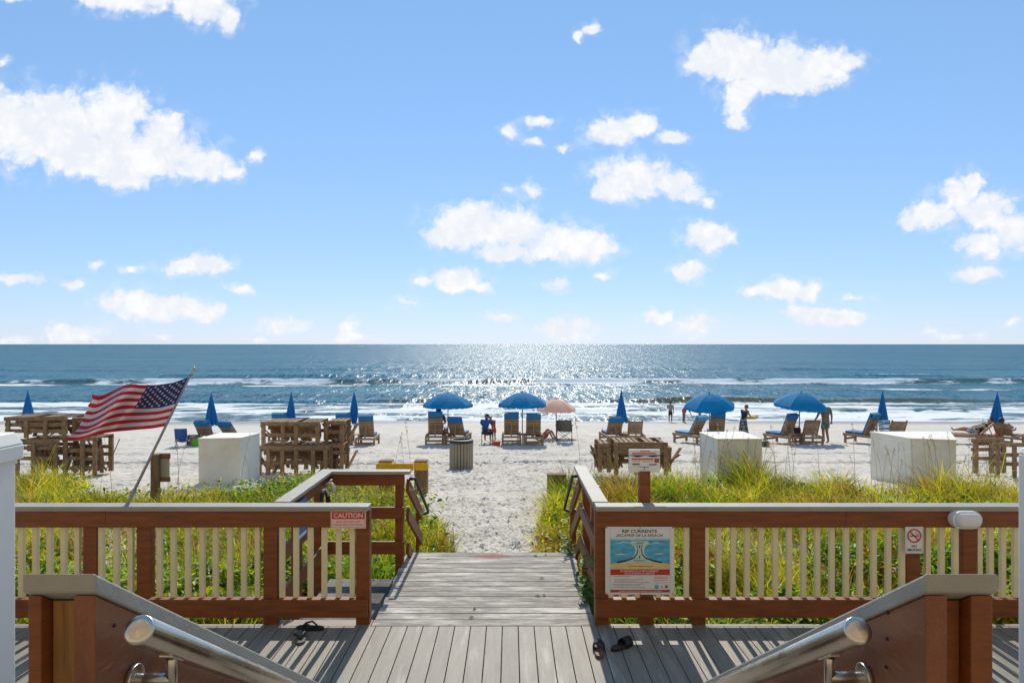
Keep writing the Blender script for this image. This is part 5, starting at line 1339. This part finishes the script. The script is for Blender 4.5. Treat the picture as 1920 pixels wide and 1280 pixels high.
d = Vector((math.sin(R(62)), math.cos(R(62)), 0)); q = wl+d*.56+Vector((0, 0, .90))
t = thing('towel', 'crumpled yellow towel held out by the woman in the patterned skirt', 'towel', tuple(q), R(-62))
mb = MB().lathe([(.001, -.10), (.13, -.08), (.2, -.02), (.17, .06), (.08, .1), (.001, .11)], 22, lobes=lambda a, i: 1+.25*math.sin(3*a+i)+.12*math.sin(7*a+i*2))
for v in mb.v: v.y *= 1.7; v.z *= .8
mb.build('cloth', 'yellowtoy', t, smooth=True)
# man under the umbrella
person('man in olive shirt and patterned shorts standing with his head under the umbrella', at(1548, 28.0), R(14), 1.84,
       dict(waist=(.0, .01, .60), chest=(-.005, .03, .73), neck=(-.03, .06, .805), chin=(-.055, .10, .825), head=(-.075, .14, .85), crown=(-.085, .19, .87), lsh=(-.115, .02, .785), rsh=(.105, .02, .785),
            lel=(-.17, .03, .63), lwr=(-.22, .08, .50), lha=(-.235, .10, .465), rel=(.15, -.01, .62), rwr=(.165, .01, .49), rha=(.17, .02, .455), rkn=(.05, .03, .285), ran=(.05, -.03, .045), rto=(.06, .06, .014)), 'skin_d', 'hair', clothes=(('shirt', 'olive', .85), ('shorts', 'shorts', .95)))
# seated in the lounger, left umbrella
SIT = dict(pelvis=(0, 0, .0), waist=(0, -.03, .09), chest=(0, -.06, .22), neck=(0, -.08, .31), chin=(0, -.06, .345), head=(0, -.06, .405), crown=(0, -.075, .455), lsh=(-.10, -.06, .285), rsh=(.10, -.06, .285),
           lel=(-.15, .02, .14), lwr=(-.12, .13, .09), lha=(-.11, .165, .085), rel=(.15, .02, .14), rwr=(.12, .13, .09), rha=(.11, .165, .085), lhi=(-.05, .02, .0), rhi=(.05, .02, .0),
           lkn=(-.06, .24, .04), rkn=(.06, .24, .04), lan=(-.06, .46, .02), ran=(.06, .46, .02), lto=(-.065, .49, .075), rto=(.065, .49, .075))
b = at(820, 27.7); person('dark haired person sitting in the lounger, seen from behind over its back', b+Vector((.04, .18, .62)), R(2), 1.80, SIT, 'skin_d', 'hair', hairl=.07, clothes=(('shirt', 'bluecloth', .3), ('shorts', 'navy', .7)))
CH = dict(SIT); CH.update(chest=(0, .03, .215), neck=(0, .07, .29), chin=(0, .10, .305), head=(0, .14, .35), crown=(0, .165, .395), waist=(0, -.0, .09), lsh=(-.10, .04, .275), rsh=(.10, .04, .275), lel=(-.14, .12, .16), rel=(.15, .13, .16), lwr=(-.08, .22, .15), rwr=(.10, .24, .17), lha=(-.07, .25, .15), rha=(.1, .275, .17),
          lkn=(-.07, .22, .0), rkn=(.07, .22, .0), lan=(-.07, .20, -.23), ran=(.07, .20, -.23), lto=(-.075, .28, -.26), rto=(.075, .28, -.26))
b = at(911, 27.7); person('person in a blue shirt sitting bent forward on the small black folding chair', b+Vector((-.02, .02, .50)), R(-14), 1.62, CH, 'skin', 'navy', clothes=(('shirt', 'bluecloth', .95), ('shorts', 'navy', .9)))
person('child in an orange shirt and pale hat stooping beside the seated person in blue', at(926, 28.1), R(40), 1.12,
       dict(waist=(0, .03, .60), chest=(0, .09, .71), neck=(0, .15, .78), chin=(0, .18, .80), head=(0, .22, .85), crown=(0, .235, .92), lsh=(-.11, .10, .765), rsh=(.11, .10, .765), lel=(-.15, .15, .62), rel=(.16, .15, .62), lwr=(-.12, .26, .55), rwr=(.14, .24, .50), lha=(-.11, .30, .54), rha=(.14, .28, .48)),
       'skin', 'hairb', clothes=(('shirt', 'orange', .8), ('shorts', 'orange', .9)), hat='pinkpanel')
LIE = dict(SIT); LIE.update(waist=(0, -.07, .06), chest=(0, -.17, .14), neck=(0, -.245, .20), chin=(0, -.26, .24), head=(0, -.285, .29), crown=(0, -.315, .33), lsh=(-.10, -.19, .185), rsh=(.10, -.19, .185), lel=(-.16, -.06, .13), rel=(.16, -.06, .13), lwr=(-.12, .06, .10), rwr=(.12, .06, .10), lha=(-.1, .09, .09), rha=(.1, .09, .09), lkn=(-.06, .23, .09), rkn=(.06, .23, .03))
b = at(1836, 27.6); dd = Vector((-math.sin(R(62)), math.cos(R(62)), 0))
person('sunbather in dark clothes lying on the lounger with legs stretched to the left', b+dd*.12+Vector((0, 0, .50)), R(62), 1.70, LIE, 'skin', 'hair', clothes=(('shirt', 'navy', .5), ('shorts', 'towel', .8)))
b = at(1884, 27.6); dd = Vector((math.sin(R(52)), math.cos(R(52)), 0))
person('sunbather in red lying back on the lounger at the right edge', b+dd*.12+Vector((0, 0, .50)), R(-52), 1.70, LIE, 'skin_d', 'hair', clothes=(('shirt', 'redcloth', .5), ('shorts', 'navy', .6)))
b = at(1018, 28.6)
person('person lying low on the sand right of the lounger beside the grey camp chair', b+Vector((0, 0, .16)), R(-70), 1.62, dict(LIE, waist=(0, -.08, .04), chest=(0, -.2, .08), neck=(0, -.29, .13), chin=(0, -.31, .165), head=(0, -.33, .20), crown=(0, -.37, .235), lsh=(-.1, -.22, .11), rsh=(.1, -.22, .11), lel=(-.16, -.25, -.02), rel=(.16, -.25, -.02), lwr=(-.13, -.15, -.05), rwr=(.13, -.15, -.05), lha=(-.12, -.12, -.05), rha=(.12, -.12, -.05), lkn=(-.06, .17, .22), rkn=(.06, .20, .19), lan=(-.06, .29, -.03), ran=(.06, .33, -.03), lto=(-.06, .37, -.06), rto=(.06, .41, -.06)), 'skin', 'hairb', clothes=(('shorts', 'redcloth', .5),))
# ------------------------------------------------------------------ dune vegetation
def leaf_mat(name, tl):
    m = bpy.data.materials.new(name); m.use_nodes = True
    t = m.node_tree; K = t.links.new; b = t.nodes['Principled BSDF']; out = t.nodes['Material Output']
    a = nd(t, 'ShaderNodeAttribute', attribute_name='col'); K(a.outputs['Color'], b.inputs['Base Color']); b.inputs['Roughness'].default_value = .45; b.inputs['Specular IOR Level'].default_value = .35
    tr = nd(t, 'ShaderNodeBsdfTranslucent'); K(a.outputs['Color'], tr.inputs[0]); mx_ = nd(t, 'ShaderNodeMixShader'); mx_.inputs[0].default_value = tl
    K(b.outputs[0], mx_.inputs[1]); K(tr.outputs[0], mx_.inputs[2]); K(mx_.outputs[0], out.inputs[0]); return m
GM = leaf_mat('grass_blades', .62); LM = leaf_mat('broad_leaves', .58)
PAL = np.array([(.22, .40, .008), (.52, .55, .010), (.72, .60, .02), (.66, .47, .09), (.42, .18, .04), (.06, .14, .008)])
def scatter(n, boxes):
    out = []
    tot = sum((b[1]-b[0])*(b[3]-b[2])*b[4] for b in boxes)
    for x0, x1, y0, y1, w in boxes:
        k = int(n*(x1-x0)*(y1-y0)*w/tot); p = np.stack([rng.uniform(x0, x1, k), rng.uniform(y0, y1, k)], -1)
        p = p[rng.random(k) < vegdens(p[:, 0], p[:, 1])*w/max(w, 1)]; out.append(p)
    return np.concatenate(out)
BOX = [(-12.2, -.5, 6.3, 16.2, 1), (.15, 13, 6.3, 16.6, 1)]
NEAR = [(-6.0, -2.1, 6.3, 8.6, 1), (-2.3, -.5, 7.9, 11.5, 1.3), (.2, 1.0, 8.2, 12, 1.4), (.95, 6.2, 6.3, 8.6, 1)]
def hue(X, Y):
    """share of yellow, brown and dark green over the dune"""
    n = fbm(X*.6+11, Y*.6+90, 4)+.12; n2 = fbm(X*1.3+70, Y*1.3+20, 3)
    yel = sstep(.38, .66, n)+.35*np.exp(-((X+8.5)**2/8+(Y-11)**2/14)); br = sstep(.54, .70, n2)*.75+.8*np.exp(-((X-5.6)**2/1.0+(Y-12)**2/1.2))+.8*np.exp(-((X+.95)**2/.02+(Y-11.2)**2/1.0))
    return np.clip(yel, 0, 1), np.clip(br, 0, .85)
def blades(name, pts, hmin, hmax, w, lean, tilt, hmul=None):
    n = len(pts); X, Y = pts[:, 0], pts[:, 1]; z0 = sandz_arr(X, Y)-.02
    cl = fbm(X*1.7+5, Y*1.7+33, 3)
    h = (hmin+(hmax-hmin)*rng.random(n)**1.4)*(.15+1.75*cl**1.2)*(1+.35*(Y < 6.6))
    h = h*(1+.85*np.exp(-((X-5.35)**2/.5+(Y-15.2)**2/.4))+.5*np.exp(-((X-9.4)**2/.6+(Y-14.3)**2/.5)))
    h = h*(1-.5*np.exp(-((X+7.3)**2/1.2+(Y-13)**2/2.0)))*(1+.22*sstep(11, 14, Y)*(X > 0)+.5*sstep(-7.5, -9.5, X)*(Y > 10))
    az = rng.random(n)*2*np.pi; ln = lean*(.3+rng.random(n)); dx = np.cos(az)*ln+tilt[0]; dy = np.sin(az)*ln+tilt[1]
    wa = rng.random(n)*np.pi; wx, wy = np.cos(wa), np.sin(wa); ww = w*(.6+.8*rng.random(n))
    yel, br = hue(X, Y); r = rng.random(n)
    c = PAL[0]*(1-yel)[:, None]+PAL[1]*yel[:, None]
    c = np.where((r < .30*yel+.05)[:, None], PAL[2], c); c = np.where(((r > .86-.12*yel) & (r < .97))[:, None], PAL[3], c); c = np.where((rng.random(n) < br)[:, None], PAL[4]*.6+PAL[3]*.4, c); c = np.where((rng.random(n) < .12)[:, None], PAL[5], c)
    c = c*((.55+.75*rng.random(n))*(.35+1.3*fbm(X*2.4+3, Y*2.4+17, 2)))[:, None]
    V = np.zeros((n, 7, 3)); C = np.repeat(c[:, None, :], 7, 1)
    for k, (t_, wf) in enumerate(((0, .8), (.38, 1.0), (.74, .7), (1, 0))):
        cx_ = X+dx*h*t_**2; cy_ = Y+dy*h*t_**2; cz_ = z0+h*t_*(1-.28*np.minimum(ln, 1.1)*t_)
        if k < 3:
            V[:, 2*k, 0] = cx_-wx*ww*wf; V[:, 2*k, 1] = cy_-wy*ww*wf; V[:, 2*k, 2] = cz_
            V[:, 2*k+1, 0] = cx_+wx*ww*wf; V[:, 2*k+1, 1] = cy_+wy*ww*wf; V[:, 2*k+1, 2] = cz_
        else: V[:, 6] = np.stack([cx_, cy_, cz_], -1)
    b = (np.arange(n)*7)[:, None]
    f4 = np.concatenate([b+np.array([[0, 1, 3, 2]]), b+np.array([[2, 3, 5, 4]])]); f3 = b+np.array([[4, 5, 6]])
    return V.reshape(-1, 3), f4, f3, C.reshape(-1, 3)
def join(parts):
    vs, f4, f3, cs, o = [], [], [], [], 0
    for a, b, c, d in parts:
        vs.append(a); f4.append(b+o); f3.append(c+o); cs.append(d); o += len(a)
    return np.concatenate(vs), np.concatenate(f4), np.concatenate(f3), np.concatenate(cs)
p1 = scatter(N_GRASS, BOX); p2 = scatter(N_GRASS//3, [NEAR[0], NEAR[3], (*NEAR[1][:4], 2.2), (*NEAR[2][:4], 2.2)]); p3 = scatter(N_GRASS//14, BOX)
V, f4, f3, C = join([blades('a', p1, .16, .50, .0052, .95, (-.18, -.05)), blades('b', p2, .2, .55, .0034, .8, (-.1, -.1)), blades('c', p3, .34, .74, .0032, .6, (-.18, -.05))])
o = bigmesh('dune_grass', V, f4, GM, C, faces3=f3)
tag(o, 'yellow green dune grass covering the sand on both sides of the walkway', 'grass', kind='stuff')
def leaves(pts, hmax, size):
    n = len(pts); X, Y = pts[:, 0], pts[:, 1]; cl = fbm(X*2.1+50, Y*2.1+3, 3); z0 = sandz_arr(X, Y)
    Z = z0+hmax*(.15+.85*rng.random(n)**.7)*(.35+1.2*cl); s = size*(.5+.9*rng.random(n))
    az = rng.random(n)*2*np.pi; el = rng.normal(0, .55, n); d = np.stack([np.cos(az)*np.cos(el), np.sin(az)*np.cos(el), np.sin(el)], -1)
    sd_ = np.stack([-np.sin(az), np.cos(az), rng.normal(0, .5, n)], -1); sd_ /= np.linalg.norm(sd_, axis=1)[:, None]
    c0 = np.stack([X, Y, Z], -1); up_ = np.array([0, 0, 1.0])
    V = np.zeros((n, 6, 3)); S = s[:, None]
    V[:, 0] = c0-d*S; V[:, 1] = c0-d*S*.25+sd_*S*.52+up_*S*.12; V[:, 2] = c0+d*S*.45+sd_*S*.40+up_*S*.10; V[:, 3] = c0+d*S-up_*S*.15; V[:, 4] = c0+d*S*.45-sd_*S*.40+up_*S*.10; V[:, 5] = c0-d*S*.25-sd_*S*.52+up_*S*.12
    b = (np.arange(n)*6)[:, None]; f4 = np.concatenate([b+np.array([[0, 1, 2, 3]]), b+np.array([[0, 3, 4, 5]])])
    yel, br = hue(X, Y); r = rng.random(n); c = PAL[0]*.9*(1-.6*yel)[:, None]+PAL[1]*(.6*yel)[:, None]
    c = np.where((r < .3)[:, None], PAL[5]*1.3, c); c = np.where((r > .90)[:, None], PAL[2]*.9, c); c = np.where((rng.random(n) < br*.5)[:, None], PAL[4], c); c = c*(.7+.6*rng.random(n))[:, None]
    return V.reshape(-1, 3), f4, np.zeros((0, 3), int), np.repeat(c[:, None, :], 6, 1).reshape(-1, 3)
q1 = scatter(N_LEAF, BOX); q1 = q1[fbm(q1[:, 0]*.8+9, q1[:, 1]*.8+44, 3) > .47]; q2 = scatter(N_LEAF, [NEAR[0], NEAR[3], (*NEAR[1][:4], .35), (*NEAR[2][:4], .35)]); q2 = q2[fbm(q2[:, 0]*1.2+9, q2[:, 1]*1.2+44, 3) > .40]
V, f4, f3, C = join([leaves(q1, .30, .040), leaves(q2, .55, .042)])
o = bigmesh('ground_cover', V, f4, LM, C)
tag(o, 'low leafy green plants creeping between the dune grass behind the fences', 'plants', kind='stuff')
# a leafy plant growing over the right edge of the boardwalk
def overgrow(label, pts, n, spread, h, size):
    t = thing('leafy_plant', label, 'plant', (pts[0][0], pts[0][1], -.2)); o0 = Vector((pts[0][0], pts[0][1], -.2))
    mb = MB(); lv = MB(); q = random.Random(len(label))
    for (x, y, z) in pts:
        for s in range(n):
            a = q.uniform(0, 6.28); e = Vector((x+math.cos(a)*spread*q.random(), y+math.sin(a)*spread*1.3*q.random(), z+h*q.uniform(.5, 1)))-o0; b = Vector((x, y, z))-o0
            mid = (b+e)/2+Vector((q.uniform(-.03, .03), q.uniform(-.03, .03), .06)); mb.tube([b, mid, e], [.004, .003, .0015], 5)
            for k in range(9):
                f = q.uniform(.3, 1.05); p_ = b.lerp(mid, min(1, f*2)) if f < .5 else mid.lerp(e, f*2-1)
                az = q.uniform(0, 6.28); d_ = Vector((math.cos(az), math.sin(az), q.uniform(-.5, .5)))*size*q.uniform(.7, 1.3); s_ = Vector((-math.sin(az), math.cos(az), q.uniform(-.4, .4)))*size*.36
                lv.add([p_, p_+d_*.35+s_, p_+d_*1.1, p_+d_*.35-s_], [(0, 1, 2), (0, 2, 3)])
    mb.build('stems', 'greenstem', t); lv.build('leaves', 'greenleaf', t)
M['greenstem'] = mat('green_stem', (.16, .17, .05), .7); M['greenleaf'] = mat('green_leaf', (.11, .25, .03), .5, var=.4, scale=9, translucent=.45, col2=(.30, .34, .05), thr=(.5, .6))
overgrow('leafy green plant pushing through the railing over the right edge of the boardwalk', [(.80, 7.0, -.3), (.79, 7.25, -.3), (.80, 6.75, -.3)], 9, .14, .62, .075)
overgrow('leafy green plant beside the right handrail at the end of the boardwalk', [(.70, 8.5, -.35), (.76, 8.25, -.3)], 6, .18, .55, .055)
# sea oat stalks: individual plants
M['oatstem'] = mat('oat_stem', (.30, .22, .11), .8, var=.2); M['oathead'] = mat('oat_head', (.52, .38, .20), .8, var=.25, scale=30, translucent=.35)
def oat(h, seed):
    q = random.Random(seed); lx = q.uniform(-.16, .16); ly = q.uniform(-.1, .06)
    t = thing('sea_oat_stalk', 'tall thin sea oat stalk with a drooping seed head standing above the dune grass', 'grass stalk', (0, 0, 0), 0, 'sea oat stalks above the dune grass')
    f = lambda u: Vector((lx*h*u**2, ly*h*u**2, h*u*(1-.02*u)))
    MB().tube([f(i/8) for i in range(9)], [.0045-.0026*i/8 for i in range(9)], 5).build('stem', 'oatstem', t)
    hd_ = MB(); dr_ = Vector((q.choice((-1, 1))*q.uniform(.4, .9), q.uniform(-.3, .3), 0))
    for i in range(26):
        u_ = i/25; b = f(.84+.16*u_) if u_ < .6 else f(1)+dr_*(.10*(u_-.6))+Vector((0, 0, -.14*(u_-.6)))
        e = b+Vector((q.uniform(-.035, .035), q.uniform(-.035, .035), q.uniform(-.05, .01)))+dr_*.012
        m_ = (b+e)/2; s_ = Vector((q.uniform(-1, 1), q.uniform(-1, 1), q.uniform(-1, 1))).normalized()*.008
        hd_.add([b, m_+s_, e, m_-s_], [(0, 1, 2, 3)])
    hd_.build('seed_head', 'oathead', t); return t
protos = [oat(h, i) for i, h in enumerate((1.0, 1.15, 1.3, 1.45, 1.6))]
spots = []
for px, Y in ((66, 13.5), (142, 14), (186, 13.2), (210, 13.8), (330, 13.4), (336, 12.6), (452, 14.6), (470, 14.4), (500, 14.2), (508, 14.8), (735, 13.8), (760, 14.2), (772, 14), (1090, 14.3), (1104, 14), (1112, 14.6), (1128, 14.2), (1160, 14.4)): spots.append((px, Y))
for i in range(54): spots.append((rng.uniform(1290, 1470) if i < 24 else rng.uniform(1470, 1860), rng.uniform(13.4, 15.4)))
used = [0]*5
for i, (px, Y) in enumerate(spots):
    k_ = int(rng.integers(0, 5)); o = protos[k_] if used[k_] == 0 else copy_tree(protos[k_]); used[k_] = 1
    x = (px-CX)/F*Y; o.location = (x, Y, sandz(x, Y)-.03); o.rotation_euler = (0, 0, rng.uniform(-.6, .6))
    s_ = rng.uniform(.75, 1.25); o.scale = (s_, s_, s_)
# a few fallen leaves and straws on the boardwalk
M['deadleaf'] = mat('dead_leaf', (.12, .13, .04), .8, var=.5, scale=20)
for px, py in ((1023, 1040), (1004, 1042), (1020, 1116), (1008, 1117), (1016, 1084), (890, 1142), (884, 1158)):
    Y = CZ/((py-CY)/F); p = P(px, py, Y); q = rng.uniform(0, 6)
    mb = MB(); c_, s_ = math.cos(q), math.sin(q); L_ = .035
    mb.add([(-L_*c_, -L_*s_, .004), (-s_*.012, c_*.012, .012), (L_*c_, L_*s_, .006), (s_*.012, -c_*.012, .010)], [(0, 1, 2), (0, 2, 3)])
    o = mb.build('fallen_leaf', 'deadleaf', solid=.001, loc=(p.x, p.y, .003)); tag(o, 'small dark fallen leaf lying on the grey boardwalk planks', 'leaf', 'fallen leaves on the boardwalk')
